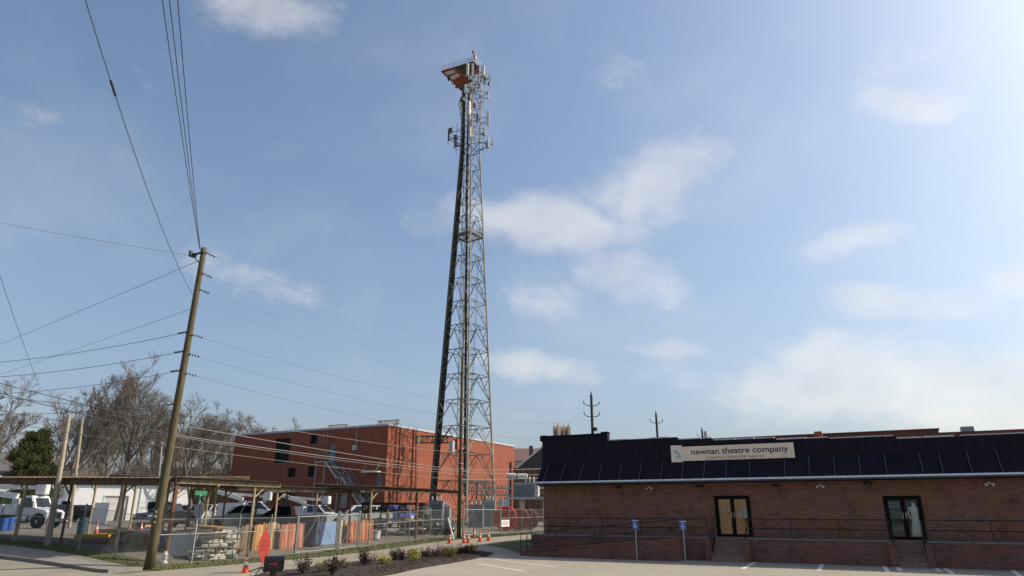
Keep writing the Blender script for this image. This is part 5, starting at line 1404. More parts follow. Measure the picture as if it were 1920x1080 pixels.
def gear_cabinet(px, d, w, h, dp, col, label, z0=0.0, rz=YAW, fins=True):
    p = gnd(px, d); T = thing('transformer_cabinet', label, 'transformer', (p.x, p.y, p.z - .03 + z0), rz); m = mat('gear_%d' % px, col, .5, .1, var=.12, scale=2)
    MB().box((-w / 2, -dp / 2, .12), (w / 2, dp / 2, h)).build('tank', m, T, local=True, bevel=.03)
    MB().box((-w / 2 - .06, -dp / 2 - .06, 0), (w / 2 + .06, dp / 2 + .06, .118)).build('base', CONCRETE(), T, local=True)
    MB().box((-w / 2 - .04, -dp / 2 - .04, h + .002), (w / 2 + .04, dp / 2 + .04, h + .07)).build('lid', m, T, local=True)
    if fins:
        n = max(3, int(w / .16))
        for i in range(n): x = -w / 2 + (i + .5) * w / n; MB().box((x - .025, -dp / 2 - .16, .3), (x + .025, -dp / 2 - .002, h - .15)).build('cooling_fin', m, T, local=True)
    for i in range(3): MB().lathe([(.05, 0), (.1, .06), (.05, .12), (.1, .18), (.05, .24), (.08, .3), (.03, .42)], ((i - 1) * w * .3, 0, h + .07), 8).build('bushing', mat('bushing_grey', (.45, .45, .43), .35), T, local=True)


gear_cabinet(817, 66, 1.3, 2.4, .9, (.20, .23, .26), 'blue-grey ribbed transformer beyond the wrapped bundles')
gear_cabinet(836, 67, .8, 1.9, .8, (.36, .38, .39), 'light grey transformer cabinet beside the blue-grey one')
gear_cabinet(892, 72, 1.5, 2.1, 1.0, (.27, .29, .28), 'grey transformer under the tower base frames')
gear_cabinet(918, 76, 1.2, 2.6, 1.0, (.44, .44, .40), 'pale transformer between the steel switch frames')


def switch_frame(px, d, w, h, label):
    p = gnd(px, d); T = thing('switch_frame', label, 'frame', p, YAW); g = mat('frame_steel', (.34, .33, .29), .55, .3, var=.25); dk = mat('frame_dark', (.12, .115, .10), .6)
    for x in (-w / 2, 0, w / 2):
        for y in (-.5, .5): MB().box((x - .07, y - .07, -.05), (x + .07, y + .07, h)).build('post', g if x else dk, T, local=True)
    for z in (h * .55, h * .8, h):
        for y in (-.5, .5): MB().box((-w / 2 - .4, y - .075, z + .001), (w / 2 + .4, y + .075, z + .13)).build('beam', g, T, local=True)
    for z in (h, h * .8):
        for i in range(6):
            x = -w / 2 + (i + .5) * w / 6; MB().lathe([(.04, 0), (.1, .08), (.05, .14), (.1, .22), (.05, .28), (.1, .36), (.03, .45)], (x, -.5, z + .13), 8).build('insulator', mat('ins_brown', (.30, .27, .22), .3), T, local=True)
    for i in range(5):
        x = -w / 2 + (i + .7) * w / 6; MB().tube((x, -.5, h + .5), (x + .3, -.6, h * .55), .025, n=5).build('jumper', dk, T, local=True)
    for s in (-1, 1): MB().bar((s * w / 2, -.5, 0), (0, -.5, h * .55), .05).build('stay', dk, T, local=True)


switch_frame(893, 78, 3.4, 4.3, 'pale steel switch frame at the foot of the lattice tower')
switch_frame(928, 84, 3.2, 3.9, 'steel switch frame between the tower and the raised transformer')


def raised_transformer():
    p = gnd(985, 80); T = thing('equipment_platform', 'concrete-legged steel platform carrying the large grey transformer', 'platform', (p.x, p.y, p.z), YAW)
    z0 = at(985, 932, 80).z - p.z
    for x in (-.35, 2.3): MB().box((x - .3, -.3, -.05), (x + .3, .3, z0 - .25)).build('leg', mat('pale_concrete', (.46, .44, .39), .9), T, local=True)
    MB().box((-2.3, -1.2, z0 - .248), (3.6, 1.4, z0)).build('deck', GALV(), T, local=True)
    for z in (.5, 1.0): MB().tube((1.3, -1.15, z0 + z), (3.55, -1.15, z0 + z), .03).build('rail', GALV(), T, local=True)
    for x in (1.3, 2.05, 2.8, 3.55): MB().tube((x, -1.15, z0 - .01), (x, -1.15, z0 + 1), .03).build('rail_post', GALV(), T, local=True)
    U = thing('power_transformer', 'large ribbed grey transformer on the raised platform with white tanks', 'transformer', (p.x, p.y, p.z + z0), YAW)
    m = mat('trafo_grey', (.30, .33, .34), .5, .1, var=.1); w2 = 1.45
    MB().box((-1.3, -.7, 0), (1.2, .7, 1.55)).build('tank', m, U, local=True, bevel=.03)
    for i in range(14): x = -1.22 + i * .175; MB().box((x - .03, -.98, .15), (x + .03, -.702, 1.45)).build('cooling_fin', m, U, local=True)
    for i in range(6): y = -.55 + i * .2; MB().box((1.203, y - .03, .15), (1.45, y + .03, 1.45)).build('cooling_fin', m, U, local=True)
    for (x, z) in ((-1.6, 2.35), (-.3, 2.3)):
        MB().lathe([(.05, -.62), (.26, -.55), (.28, 0), (.26, .55), (.05, .62)], (x, 0, z), 12, (1, 0, 0)).build('conservator', WHITE(), U, local=True)
        MB().tube((x + .3, 0, 1.5), (x + .3, 0, z - .2), .06).build('stand', m, U, local=True)
    for i in range(3): MB().lathe([(.07, 0), (.14, .1), (.07, .2), (.14, .3), (.07, .4), (.12, .5), (.04, .7)], (.1 + i * .45, 0, 1.55), 8).build('bushing', mat('bushing_grey', (.45, .45, .43), .35), U, local=True)
    MB().tube((-1.9, 0, 0), (-1.9, 0, 2.2), .05).tube((-1.9, 0, 2.0), (-1.3, 0, 2.0), .05).build('pipework', m, U, local=True)
    p = gnd(1010, 83); V = thing('equipment_tank', 'small white tank on the right end of the raised platform', 'tank', at(1006, 931, 80.4), YAW)
    MB().lathe([(.3, 0), (.36, .1), (.36, 1.0), (.25, 1.12)], (0, 0, 0), 12).build('tank', WHITE(), V, local=True); MB().tube((.3, 0, .9), (.8, 0, .9), .05).build('pipe', GALV(), V, local=True)


raised_transformer()
for (px, y0, y1, d, w, col, lab) in ((938.5, 934, 990, 74, .5, (.58, .55, .47), 'cream equipment column left of the red conduit coil'), (949.5, 937, 985, 75, .55, (.42, .52, .58), 'pale blue-white meter cabinet above the red conduit coil')):
    b = gnd(px, d); t = at(px, y0, d); T = thing('meter_cabinet', lab, 'cabinet', b, YAW); h = t.z - b.z
    MB().box((-w / 2, -.3, h * .45), (w / 2, .3, h)).build('cabinet', mat('cab_%d' % int(px), col, .5), T, local=True, bevel=.02); MB().box((-w / 4, -.15, -.05), (w / 4, .15, h * .449)).build('pedestal', CONCRETE(), T, local=True)
    MB().box((-w / 2 + .06, -.315, h * .5), (w / 2 - .06, -.302, h - .06)).build('door', mat('cabd_%d' % int(px), tuple(c * .8 for c in col), .5), T, local=True)


def conduit_coil(px, d, R0, w, col, label, rz):
    p = gnd(px, d); T = thing('conduit_coil', label, 'coil', p, rz); m = mat('coil_%d' % px, col, .45, var=.15)
    n = 9
    for i in range(n):
        for rr in (R0 - .06, R0 - .19):
            if rr != R0 - .06 and 0 < i < n - 1: continue
            y = -w / 2 + (i + .5) * w / n; pts = [(rr * math.cos(t), y + random.uniform(-.01, .01), R0 + .02 + rr * math.sin(t)) for t in [k * math.pi / 14 for k in range(29)]]
            MB().path(pts, .062, 6).build('conduit_turn', m, T, local=True)
    MB().lathe([(R0 * .86, -w / 2 + .04), (R0 * .86, w / 2 - .04)], (0, 0, R0 + .02), 16, (0, 1, 0)).build('core', mat('coil_core_%d' % px, tuple(c * .6 for c in col), .8), T, local=True)
    for k in range(6):
        t = k * math.pi / 3; q = Vector((math.cos(t), 0, math.sin(t)))
        for y in (-w / 2 - .03, w / 2 + .03): MB().bar(Vector((0, y, R0)) + q * (R0 * .4), Vector((0, y, R0)) + q * R0 * .97, .07).build('spoke', m, T, local=True)


conduit_coil(947, 69, 1.12, 1.1, (.55, .045, .03), 'big bright red coil of conduit behind the sign-bearing gate', R(40))
conduit_coil(973, 71, 1.02, 1.0, (.24, .055, .035), 'dark red coil of conduit right of the bright red one', R(38))
conduit_coil(992, 73, .98, .9, (.26, .06, .035), 'rusty red coil of conduit nearest the theatre corner', R(36))

# pallets of small pipe frames: black hoops on a bench
p = gnd(829, 62); T = thing('work_bench', 'bench with black hoops in front of the transformers', 'bench', p, YAW)
MB().box((-.9, -.35, 1.0), (1.0, .35, 1.08)).build('top', mat('frame_steel', (.34, .33, .29), .55), T, local=True)
for x in (-.8, .9):
    for y in (-.3, .3): MB().box((x - .03, y - .03, -.05), (x + .03, y + .03, 1.0)).build('leg', BLACKM(), T, local=True)
H = thing('hoop', 'black bent hoop leaning on the bench by the transformers', 'hoop', p + Vector((-.4, -.3, -.03)), YAW)
MB().path([(-.6, -.4, 0), (-.55, -.4, .9), (-.2, -.4, 1.3), (.3, -.4, 1.25), (.65, -.4, .8), (.75, -.4, 0)], .05, 6).build('tube', BLACKM(), H, local=True)
MB().bar((-.55, -.4, .6), (.7, -.4, .6), .05).build('cross_tube', BLACKM(), H, local=True)


# ---------------------------------------------------------------- cones, signs, letterbox
def cone(p, label, group, h=.72):
    T = thing('traffic_cone', label, 'cone', p, .3, group); o = mat('cone_orange', (.62, .075, .018), .5, var=.08); w = mat('cone_white', (.75, .73, .7), .4, var=.05)
    MB().box((-.19, -.19, 0), (.19, .19, .035)).build('base', mat('cone_base', (.55, .08, .03), .6), T, local=True, bevel=.01)
    rr = lambda z: .135 - z / h * .105
    MB().lathe([(rr(.035), .035), (rr(h), h), (.015, h + .01)], (0, 0, 0), 14).build('cone', o, T, local=True, smooth=False)
    for (a, b) in ((.42, .60), (.70, .80)): MB().lathe([(rr(a * h) + .003, a * h), (rr(b * h) + .003, b * h)], (0, 0, 0), 14).build('reflective_band', w, T, local=True)


q = on_g(460, 1071.5); q.z -= .05; cone(q, 'orange cone on the street beside the red diamond sign', None, .75)
for (px, py) in ((870, 1016.5), (878, 1017), (900, 1014.5), (916, 1012.5)): q = on_g(px, py); q.z -= .05; cone(q, 'orange cone at the roadside in front of the double gate', 'cones before the double gate')
q = on_g(842.5, 1017.5); q.z -= .05; cone(q, 'leaning orange cone left of the tower pole', None)
cone(gnd(889, 57) - Vector((0, 0, .03)), 'orange cone standing inside the double gate', None)
cone(gnd(179, 45) - Vector((0, 0, .03)), 'orange cone beside the teal barrel in the yard', None, .95)
cone(gnd(264, 50) - Vector((0, 0, .03)), 'orange cone deep in the yard left of the corner pole', None, .7)
bpy.data.objects['traffic_cone.005'].rotation_euler = (R(-6), R(7), .3)


def red_sign():
    b = on_g(490, 1071); T = thing('road_work_sign', 'red-orange fabric diamond sign on a low stand in the street', 'sign', b)
    c = at(492.5, 1026, 30.5); c.x, c.y = b.x, b.y; n = cam2uv(.86, -.5).normalized(); s = Vector((-n.y, n.x, 0)); hh = at(493, 988, 30.5).z - at(493, 1062, 30.5).z; hh /= 2
    zc = (at(493, 988, 30.5).z + at(493, 1062, 30.5).z) / 2; C = Vector((b.x, b.y, zc)); w = .62
    poly = [C + Vector((0, 0, hh)), C + s * w * .55 + Vector((0, 0, .12)), C + s * w * .52 - Vector((0, 0, .25)), C - Vector((0, 0, hh)), C - s * w * .52 - Vector((0, 0, .1)), C - s * w * .5 + Vector((0, 0, .15))]
    MB().prism(poly, n * .012).build('fabric', mat('sign_red', (.34, .032, .018), .6, var=.12, scale=3), T)
    for k, (z, l) in enumerate(((.18, .30), (.02, .36), (-.14, .28))): MB().obox(C + n * .016 + Vector((0, 0, z)), (l, .005, .075), Matrix.Rotation(math.atan2(s.y, s.x), 3, 'Z')).build('faded_print', mat('faded_red', (.22, .022, .014), .7, var=.3, scale=14), T)
    MB().tube(C - n * .02 - Vector((0, 0, hh)), C - n * .02 + Vector((0, 0, hh)), .012).tube(C - n * .025 - s * .4, C - n * .025 + s * .4, .012).build('rib', BLACKM(), T)
    MB().tube(C - n * .03 - Vector((0, 0, hh + .02)), b + Vector((0, 0, .08)), .025).build('mast', GALV(), T)
    for (dx, dy) in ((.5, .3), (-.5, .3), (.5, -.3), (-.5, -.3)): MB().bar(b + Vector((0, 0, .16)), b + Vector((dx, dy, -.03)), .04).build('foot', BLACKM(), T)


red_sign()


def stop_sign():
    b = on_g(357.5, 1057); t = at(374.5, 914, 35.4); T = thing('stop_sign', 'grey back of a stop sign on a galvanised post', 'sign', b)
    dpt = 35.4; c = at(371, 957, dpt); b = Vector((b.x, b.y, b.z)); c.x, c.y = b.x, b.y
    MB().box((b.x - .03, b.y - .0, b.z - .1), (b.x + .03, b.y + .05, at(371, 930, dpt).z)).build('post', GALV(), T)
    r = .41; poly = [(c.x + r * math.cos(R(22.5 + 45 * k)), c.y + .055, c.z + r * math.sin(R(22.5 + 45 * k))) for k in range(8)]
    MB().prism(poly, (0, .006, 0)).build('plate', mat('sign_back', (.33, .32, .31), .5, .3, var=.15), T)
    poly2 = [(c.x + r * .995 * math.cos(R(22.5 + 45 * k)), c.y + .0615, c.z + r * .995 * math.sin(R(22.5 + 45 * k))) for k in range(8)]
    MB().prism(poly2, (0, .003, 0)).build('red_face', mat('stop_red', (.4, .02, .02), .4), T)
    gm = mat('street_green', (.02, .16, .07), .45)
    z = at(371, 937, dpt).z
    MB().box((b.x - .28, b.y + .015, z - .02), (b.x + .28, b.y + .03, z + .17)).build('name_plate', gm, T)
    MB().box((b.x - .008, b.y - .32, z + .21), (b.x + .008, b.y + .4, z + .42)).build('name_plate', gm, T)
    MB().cbox((b.x, b.y + .022, z + .2), (.08, .09, .06)).build('clamp', GALV(), T)
    return T


stop_sign()


def mailbox():
    D = 20.0; c = at(513.5, 1056, D); T = thing('mailbox', 'black rounded mailbox with red flag on a dark post', 'mailbox', (c.x, c.y, gh(c.x, c.y) - .06))
    ax = cam2uv(1, .25).normalized(); s = Vector((-ax.y, ax.x, 0)); L = .25; w, h = .13, .17
    prof = [(-w, -h), (w, -h), (w, .06)] + [(w * math.cos(t), .06 + (h - .04) * math.sin(t)) for t in [k * math.pi / 8 for k in range(1, 8)]] + [(-w, .06)]
    MB().prism([c - ax * L + s * x + Vector((0, 0, z)) for (x, z) in prof], ax * (2 * L)).build('box', mat('mailbox_black', (.012, .013, .016), .35), T, bevel=.008)
    MB().prism([c + ax * (L + .002) + s * x * 1.03 + Vector((0, 0, z * 1.03)) for (x, z) in prof], ax * .02).build('door', mat('mailbox_black', (.012, .013, .016), .35), T)
    f = c - s * (w + .012); m = mat('flag_red', (.55, .02, .04), .5)
    MB().bar(f - ax * .14 - Vector((0, 0, .01)), f + ax * .06 - Vector((0, 0, .01)), .008, .022).bar(f + ax * .02 - Vector((0, 0, .01)), f + ax * .09 - Vector((0, 0, .01)), .008, .055).build('flag', m, T)
    MB().box((c.x - .055, c.y - .055, gh(c.x, c.y) - .1), (c.x + .055, c.y + .055, c.z - h - .052)).build('post', mat('post_dark', (.05, .035, .028), .85), T)
    MB().obox(c - Vector((0, 0, h + .025)), (.5, .2, .045), Matrix.Rotation(math.atan2(ax.y, ax.x), 3, 'Z')).build('shelf', mat('post_dark', (.05, .035, .028), .85), T)


mailbox()
# notice on the gate
a = on_u(940.5, 975, FU + .07); b = on_u(955, 987, FU + .07)
T = thing('warning_notice', 'white notice with red print on the right gate leaf', 'sign', (FU + .06, (a.y + b.y) / 2, b.z))
MB().box((FU + .05, a.y, b.z), (FU + .07, b.y, a.z)).build('board', mat('notice_white', (.72, .68, .66), .5, var=.04), T)
for k, (t, l) in enumerate(((.25, .8), (.5, .9), (.72, .7))):
    z = a.z + (b.z - a.z) * t; yc = (a.y + b.y) / 2; w = (b.y - a.y) * l / 2; MB().box((FU + .071, yc - w, z - .04), (FU + .076, yc + w, z + .03)).build('red_print', mat('notice_red', (.55, .12, .10), .6, var=.4, scale=25), T)
# white guard on the guy wire
a = on_g(851, 1012.5); b = on_u(840, 972, -30.0)
T = thing('guy_guard', 'white plastic guy-wire guard leaning beside the tower pole', 'guard', a); MB().tube(a, a.lerp(b, 1.0), .06, n=8).build('sleeve', WHITE(), T); MB().tube(b, Vector((-29.5, 47.67, 11)), .008, n=4).build('guy_wire', WIRE(), T)
# pale valve foot on the rusty post
p = Vector((-31.0 - .16, 23.4, gh(-31.2, 23.4))); T = thing('standpipe', 'white flanged standpipe at the foot of the rusty shed post', 'pipe', (p.x + .35, p.y - .3, p.z))
MB().lathe([(.16, -.05), (.16, .04), (.09, .06), (.09, .3), (.14, .32), (.14, .38), (.08, .4), (.07, .5)], (p.x + .35, p.y - .3, p.z), 12).build('pipe', mat('valve_white', (.6, .6, .6), .45), T); MB().tube((p.x + .2, p.y - .3, p.z + .2), (p.x + .5, p.y - .3, p.z + .2), .05, n=8).build('outlet', mat('valve_white', (.6, .6, .6), .45), T)


# ================================================================== PLANTS
def leaf_cloud(mb, c, r, n, size, rnd, shell=.45, flat=.0):
    for _ in range(n):
        while True:
            q = Vector((rnd.uniform(-1, 1), rnd.uniform(-1, 1), rnd.uniform(-1, 1)))
            if shell < q.length < 1: break
        p = Vector((c[0] + q.x * r[0], c[1] + q.y * r[1], c[2] + q.z * r[2]))
        a = Vector((rnd.gauss(0, 1), rnd.gauss(0, 1), rnd.gauss(0, 1))).normalized(); b = a.orthogonal().normalized(); k = size * rnd.uniform(.6, 1.3)
        mb.add([p - a * k, p + b * k * .5, p + a * k, p - b * k * .5], [(0, 1, 2, 3)])


def shrub_mesh(seed, m, wide=.45, tall=.5):
    rnd = random.Random(seed); mb = MB(); st = MB()
    for i in range(26):
        a = rnd.uniform(0, 6.28); rr = rnd.uniform(.2, 1) * wide; tip = Vector((math.cos(a) * rr, math.sin(a) * rr, tall * rnd.uniform(.55, 1.1) * (1.15 - .45 * rr / wide)))
        mid = tip * .5 + Vector((0, 0, .06)); st.path([(tip.x * .08, tip.y * .08, -.03), mid, tip], .008, 3, .003)
        for _ in range(22):
            t = rnd.uniform(.3, 1.05); p = tip * t + Vector((rnd.gauss(0, .05), rnd.gauss(0, .05), rnd.gauss(0, .045)))
            p.z = max(.02, p.z); q = Vector((rnd.gauss(0, 1), rnd.gauss(0, 1), rnd.gauss(.4, 1))).normalized(); b = q.orthogonal().normalized(); k = rnd.uniform(.02, .045)
            mb.add([p - q * k, p + b * k * .55, p + q * k, p - b * k * .55], [(0, 1, 2, 3)])
    f = mb.build('foliage', m); s = st.build('stem', mat('stem_brown', (.06, .04, .03), .9)); return f, s


SH = {'burgundy': ('low burgundy-leaved shrub in the mulch bed', leaf_mat('leaf_burgundy', (.085, .022, .034))),
      'dark': ('dark brownish sparse shrub in the mulch bed', leaf_mat('leaf_dark', (.085, .062, .04))),
      'yellow': ('small yellow-green shrub in the mulch bed', leaf_mat('leaf_yellow', (.32, .28, .05))),
      'olive': ('pale olive shrub in the mulch bed', leaf_mat('leaf_olive', (.17, .15, .065)))}
proto = {}
for i, (px, py, k, s) in enumerate([(566, 1079, 'dark', 1.15), (600, 1077, 'olive', .75), (626, 1075, 'burgundy', 1.0), (622, 1082, 'dark', .9), (648, 1071, 'olive', .75), (683, 1066, 'burgundy', 1.25), (720, 1064, 'yellow', .95), (738, 1056, 'dark', 1.05), (752, 1057, 'burgundy', 1.05),
                                    (777, 1057, 'yellow', 1.1), (798, 1050, 'dark', 1.0), (818, 1050, 'burgundy', 1.15), (842, 1049, 'yellow', 1.1), (862, 1043, 'dark', 1.0), (874, 1041, 'burgundy', .85), (886, 1038, 'yellow', .95), (770, 1049, 'dark', .8), (835, 1043, 'dark', .85)]):
    lab, m = SH[k]; v = i % 2
    if (k, v) not in proto: proto[(k, v)] = shrub_mesh(100 + i, m); fs = proto[(k, v)]
    else: fs = tuple(o.copy() for o in proto[(k, v)]); [COL.objects.link(o) for o in fs]
    p = on_g(px, py); T = thing('shrub', lab, 'shrub', (p.x, p.y, .10), random.uniform(0, 6), k + ' shrubs in the mulch bed'); d = math.hypot(p.x, p.y); T.scale = (s, s, s * 1.05)
    for o in fs: o.parent = T


def bare_tree(seed, H, spread=.55, levels=5):
    rnd = random.Random(seed); trunk = MB(); twigs = MB()

    def grow(p, d, L, r, lv):
        n = 4 if lv < 3 else 3 if lv < 4 else 2; pts = [p]; q = p.copy(); dd = d.copy()
        for i in range(n):
            dd = (dd + Vector((rnd.gauss(0, .12), rnd.gauss(0, .12), rnd.gauss(.07, .07)))).normalized(); q = q + dd * (L / n); pts.append(q.copy())
        r1 = r * .5 if lv < levels else .007
        (trunk if lv < 2 else twigs).path(pts, r, (8, 5, 4, 3, 3, 3, 3)[lv], max(r1, .007))
        if lv >= levels: return
        k = (rnd.randint(7, 9), rnd.randint(6, 8), rnd.randint(5, 7), rnd.randint(4, 6), rnd.randint(4, 5), 4)[lv]
        for i in range(k):
            t = rnd.uniform(.30, 1.0) if lv else .28 + .72 * (i + rnd.random()) / k; j = min(n - 1, int(t * n)); bp = pts[j].lerp(pts[j + 1], t * n - j)
            side = dd.orthogonal().normalized(); side.rotate(Matrix.Rotation(rnd.uniform(0, 6.283), 3, dd)); ang = rnd.uniform(.35, .85) * (1 if lv else spread * 1.5)
            nd = (dd * math.cos(ang) + side * math.sin(ang) + Vector((0, 0, .16))).normalized()
            grow(bp, nd, L * rnd.uniform(.42, .66) * (1.1 - .35 * t if lv else 1.05 - .25 * t), max(.011, r * rnd.uniform(.34, .5)), lv + 1)
    grow(Vector((0, 0, -.2)), Vector((0, 0, 1)), H * .66, H * .0165, 0)
    return trunk, twigs


M_BARK = mat('tree_bark', (.13, .11, .09), .9, var=.3, scale=3); M_TWIG = mat('tree_twig', (.15, .128, .108), .9, var=.25, scale=1)
protos = [bare_tree(3, 20), bare_tree(8, 18, .7), bare_tree(21, 22, .5)]
pm = []
for k, (a, b) in enumerate(protos): pm.append((a.build('trunk', M_BARK), b.build('crown', M_TWIG)))
used = set()


def plant_tree(k, px, d, ytop, rz, label, group=None):
    b = gnd(px, d); zt = at(px, ytop, d).z; s = (zt - b.z) / (20, 18, 22)[k] * 1.02
    T = thing('bare_tree', label, 'tree', b, rz, group); T.scale = (s * 1.08, s * 1.08, s)
    for o in pm[k]:
        c = o if (k, o.name) not in used else o.copy()
        if c is o: used.add((k, o.name))
        else: COL.objects.link(c)
        c.parent = T


G_ = 'leafless trees behind the white garage'
for a in [(0, 105, 98, 700, 0.4, 'leafless grey tree behind the evergreen', None), (2, 218, 92, 688, 1.2, 'tallest leafless tree behind the white garage, with upright limbs', None), (1, 362, 100, 752, 2.2, 'rounded leafless tree behind the corner pole', None),
          (1, 8, 95, 722, 3.0, 'leafless tree left of the evergreen', None), (0, 498, 112, 776, 4.0, 'leafless treetop showing above the brick building roof', None)]: plant_tree(*a)
for a in [(2, 165, 118, 742, 5.0, 'leafless tree between the two tall grove trees'), (0, 270, 122, 745, 2.7, 'leafless tree just left of the steeple'), (2, 412, 118, 790, .9, 'leafless tree midway between corner pole and brick building'), (1, 440, 114, 806, 5.4, 'low leafless tree touching the brick building edge'),
          (0, 332, 116, 768, 1.7, 'leafless tree directly behind the corner pole'), (1, 60, 126, 740, .2, 'leafless tree standing right behind the evergreen'), (2, 535, 124, 800, 2.5, 'faint leafless treetop over the brick building parapet'), (1, 188, 106, 728, 4.4, 'leafless tree crowding the tallest grove tree from behind'),
          (1, 300, 128, 780, 3.6, 'leafless tree standing before the steeple'), (2, 385, 108, 772, 3.1, 'leafless tree leaning over the shed roof right of the corner pole'), (0, 140, 130, 748, 1.0, 'leafless tree behind the thin pale pole')]:
    plant_tree(*a, G_)
# low thicket behind the garage and shed roofs
mb = MB(); rnd = random.Random(5)
for i in range(3600):
    px = rnd.uniform(-60, 470); d = rnd.uniform(108, 135); b = gnd(px, d); h = rnd.uniform(3, 10.5); q = b + Vector((rnd.gauss(0, .9), rnd.gauss(0, .9), h))
    mb.path([b, b.lerp(q, .5) + Vector((rnd.gauss(0, .3), rnd.gauss(0, .3), 0)), q], .05, 3, .012)
    for _ in range(3):
        c = b.lerp(q, rnd.uniform(.3, .9)); mb.tube(c, c + Vector((rnd.gauss(0, .9), rnd.gauss(0, .9), rnd.uniform(.3, 1.5))), .025, .008, n=3, caps=False)
o = mb.build('thicket', mat('thicket_twig', (.10, .082, .062), .9, var=.3, scale=.5)); o['kind'] = 'stuff'; tag(o, 'brown leafless thicket behind the garage roofs', 'thicket')


def evergreen():
    d = 78; b = gnd(38, d); T = thing('evergreen_tree', 'dense dark evergreen tree behind the left shed roof', 'tree', b); rnd = random.Random(9)
    zt = at(45, 809, d).z - b.z
    MB().tube((0, 0, -.2), (0, 0, zt * .85), .28, .06, n=8).build('trunk', M_BARK, T, local=True)
    lb = MB(); fo = MB()
    for i in range(95):
        z = zt * rnd.uniform(.08, .96); R_ = 3.0 * (1 - (z / zt) ** 1.9) ** .8 * rnd.uniform(.75, 1.12) + .25; a = rnd.uniform(0, 6.283)
        tip = Vector((math.cos(a) * R_, math.sin(a) * R_, z + rnd.uniform(.1, .9))); lb.tube((0, 0, z * .9), tip, .06, .02, n=4)
        for k in range(5):
            c = Vector((0, 0, z)).lerp(tip, rnd.uniform(.35, 1.0)); leaf_cloud(fo, c, (.7, .7, .5), 85, .12, rnd, 0)
    lb.build('limb', M_BARK, T, local=True); fo.build('crown', leaf_mat('evergreen_leaf', (.072, .078, .026), .5), T, local=True)


evergreen()


# ================================================================== BUILDINGS FURTHER OFF
def white_garage():
    A, B = at(-60, 955, 85), at(352, 955, 103); A.z = B.z = 0; e = (B - A).normalized(); ang = math.atan2(e.y, e.x); L = (B - A).length
    T = thing('white_garage', 'long low white garage building with roller door behind the yard', 'building', (A.x, A.y, .9), ang)
    zt = 5.2; W = mat('garage_white', (.66, .67, .68), .7, var=.06, scale=1)
    def ux(px):                                    # where a pixel column meets the front wall
        r, F = ray(px, 940); den = r.x * e.y - r.y * e.x; t = (A.x * e.y - A.y * e.x) / den; return (Vector((r.x * t, r.y * t, 0)) - A).dot(e)
    d0, d1 = ux(195), ux(240)
    mb = MB(); mb.box((0, 0, 0), (d0, .3, zt)).box((d1, 0, 0), (L, .3, zt)).box((d0, 0, 3.3), (d1, .3, zt)); mb.build('wall', W, T, local=True)
    MB().box((0, .302, 0), (L, 18, zt - .02)).build('wall', W, T, local=True)
    for k in range(9): MB().box((d0 + .03, .12 - .0 * k, .02 + k * .364), (d1 - .03, .18, .02 + (k + 1) * .364 - .03)).build('door_panel', mat('roller_door', (.55, .55, .53), .6), T, local=True)
    ring = MB().box((d0 - .15, -.04, 0), (d0 + .0, .0 - .002, 3.45)).box((d1, -.04, 0), (d1 + .15, -.002, 3.45)).box((d0, -.04, 3.3), (d1, -.002, 3.45)); ring.build('door_trim', WHITE(), T, local=True)
    MB().box((-.5, -.6, zt), (L + .4, 18.5, zt + .32)).build('roof', WHITE(), T, local=True)
    MB().box((-.5, -.66, zt + .05), (L + .4, -.602, zt + .36)).build('gutter', mat('gutter_white', (.7, .71, .72), .4), T, local=True)
    for px in (70, 125, 285, 318):
        x = ux(px); w = MB().box((x - .6, -.05, 1.5), (x + .6, -.002, 2.7)).build('window', WHITE(), T, local=True); MB().box((x - .5, -.07, 1.6), (x + .5, -.052, 2.6)).build('pane', DARKGLASS(), w, local=True)
    x = ux(170); MB().box((x - .45, -.05, 0), (x + .45, -.002, 2.1)).build('side_door', mat('garage_grey', (.5, .5, .5), .5), T, local=True)
    for px in (20, 100, 262, 300): x = ux(px); MB().tube((x, -.1, 0), (x, -.1, zt), .05).build('downpipe', WHITE(), T, local=True)


white_garage()


def house(px, d, w, dp, h, rh, label, wall_c, roof_c, rz, wins=3, base=None):
    b = gnd(px, d); T = thing('house', label, 'house', b, rz); wm = brick_mat('house_wall_%d' % px, wall_c, tuple(c * .85 for c in wall_c), (.3, .25, .2)); rm = mat('house_roof_%d' % px, roof_c, .85, var=.2)
    MB().box((-w / 2, -dp / 2, -.3), (w / 2, dp / 2, h)).build('wall', wm, T, local=True)
    e = .5
    MB().prism([(-w / 2 - e, -dp / 2 - e, h), (-w / 2 - e, 0, h + rh), (-w / 2 - e, dp / 2 + e, h), (-w / 2 - e, dp / 2 + e, h - .15), (-w / 2 - e, -dp / 2 - e, h - .15)], (w + 2 * e, 0, 0)).build('roof', rm, T, local=True)
    MB().box((-w / 2 - e, -dp / 2 - e - .06, h - .22), (w / 2 + e, -dp / 2 - e - .003, h + .06)).build('fascia', mat('house_trim', (.25, .23, .21), .7), T, local=True)
    for i in range(wins):
        x = -w / 2 + (i + .5) * w / wins; f = MB().box((x - .6, -dp / 2 - .04, h - 2.4), (x + .6, -dp / 2 - .002, h - .8)).build('window', WHITE(), T, local=True); MB().box((x - .5, -dp / 2 - .06, h - 2.3), (x + .5, -dp / 2 - .042, h - .9)).build('pane', DARKGLASS(), f, local=True)
    MB().box((w * .2, -.4, h + rh * .5), (w * .2 + .7, .4, h + rh + 1)).build('chimney', wm, T, local=True)


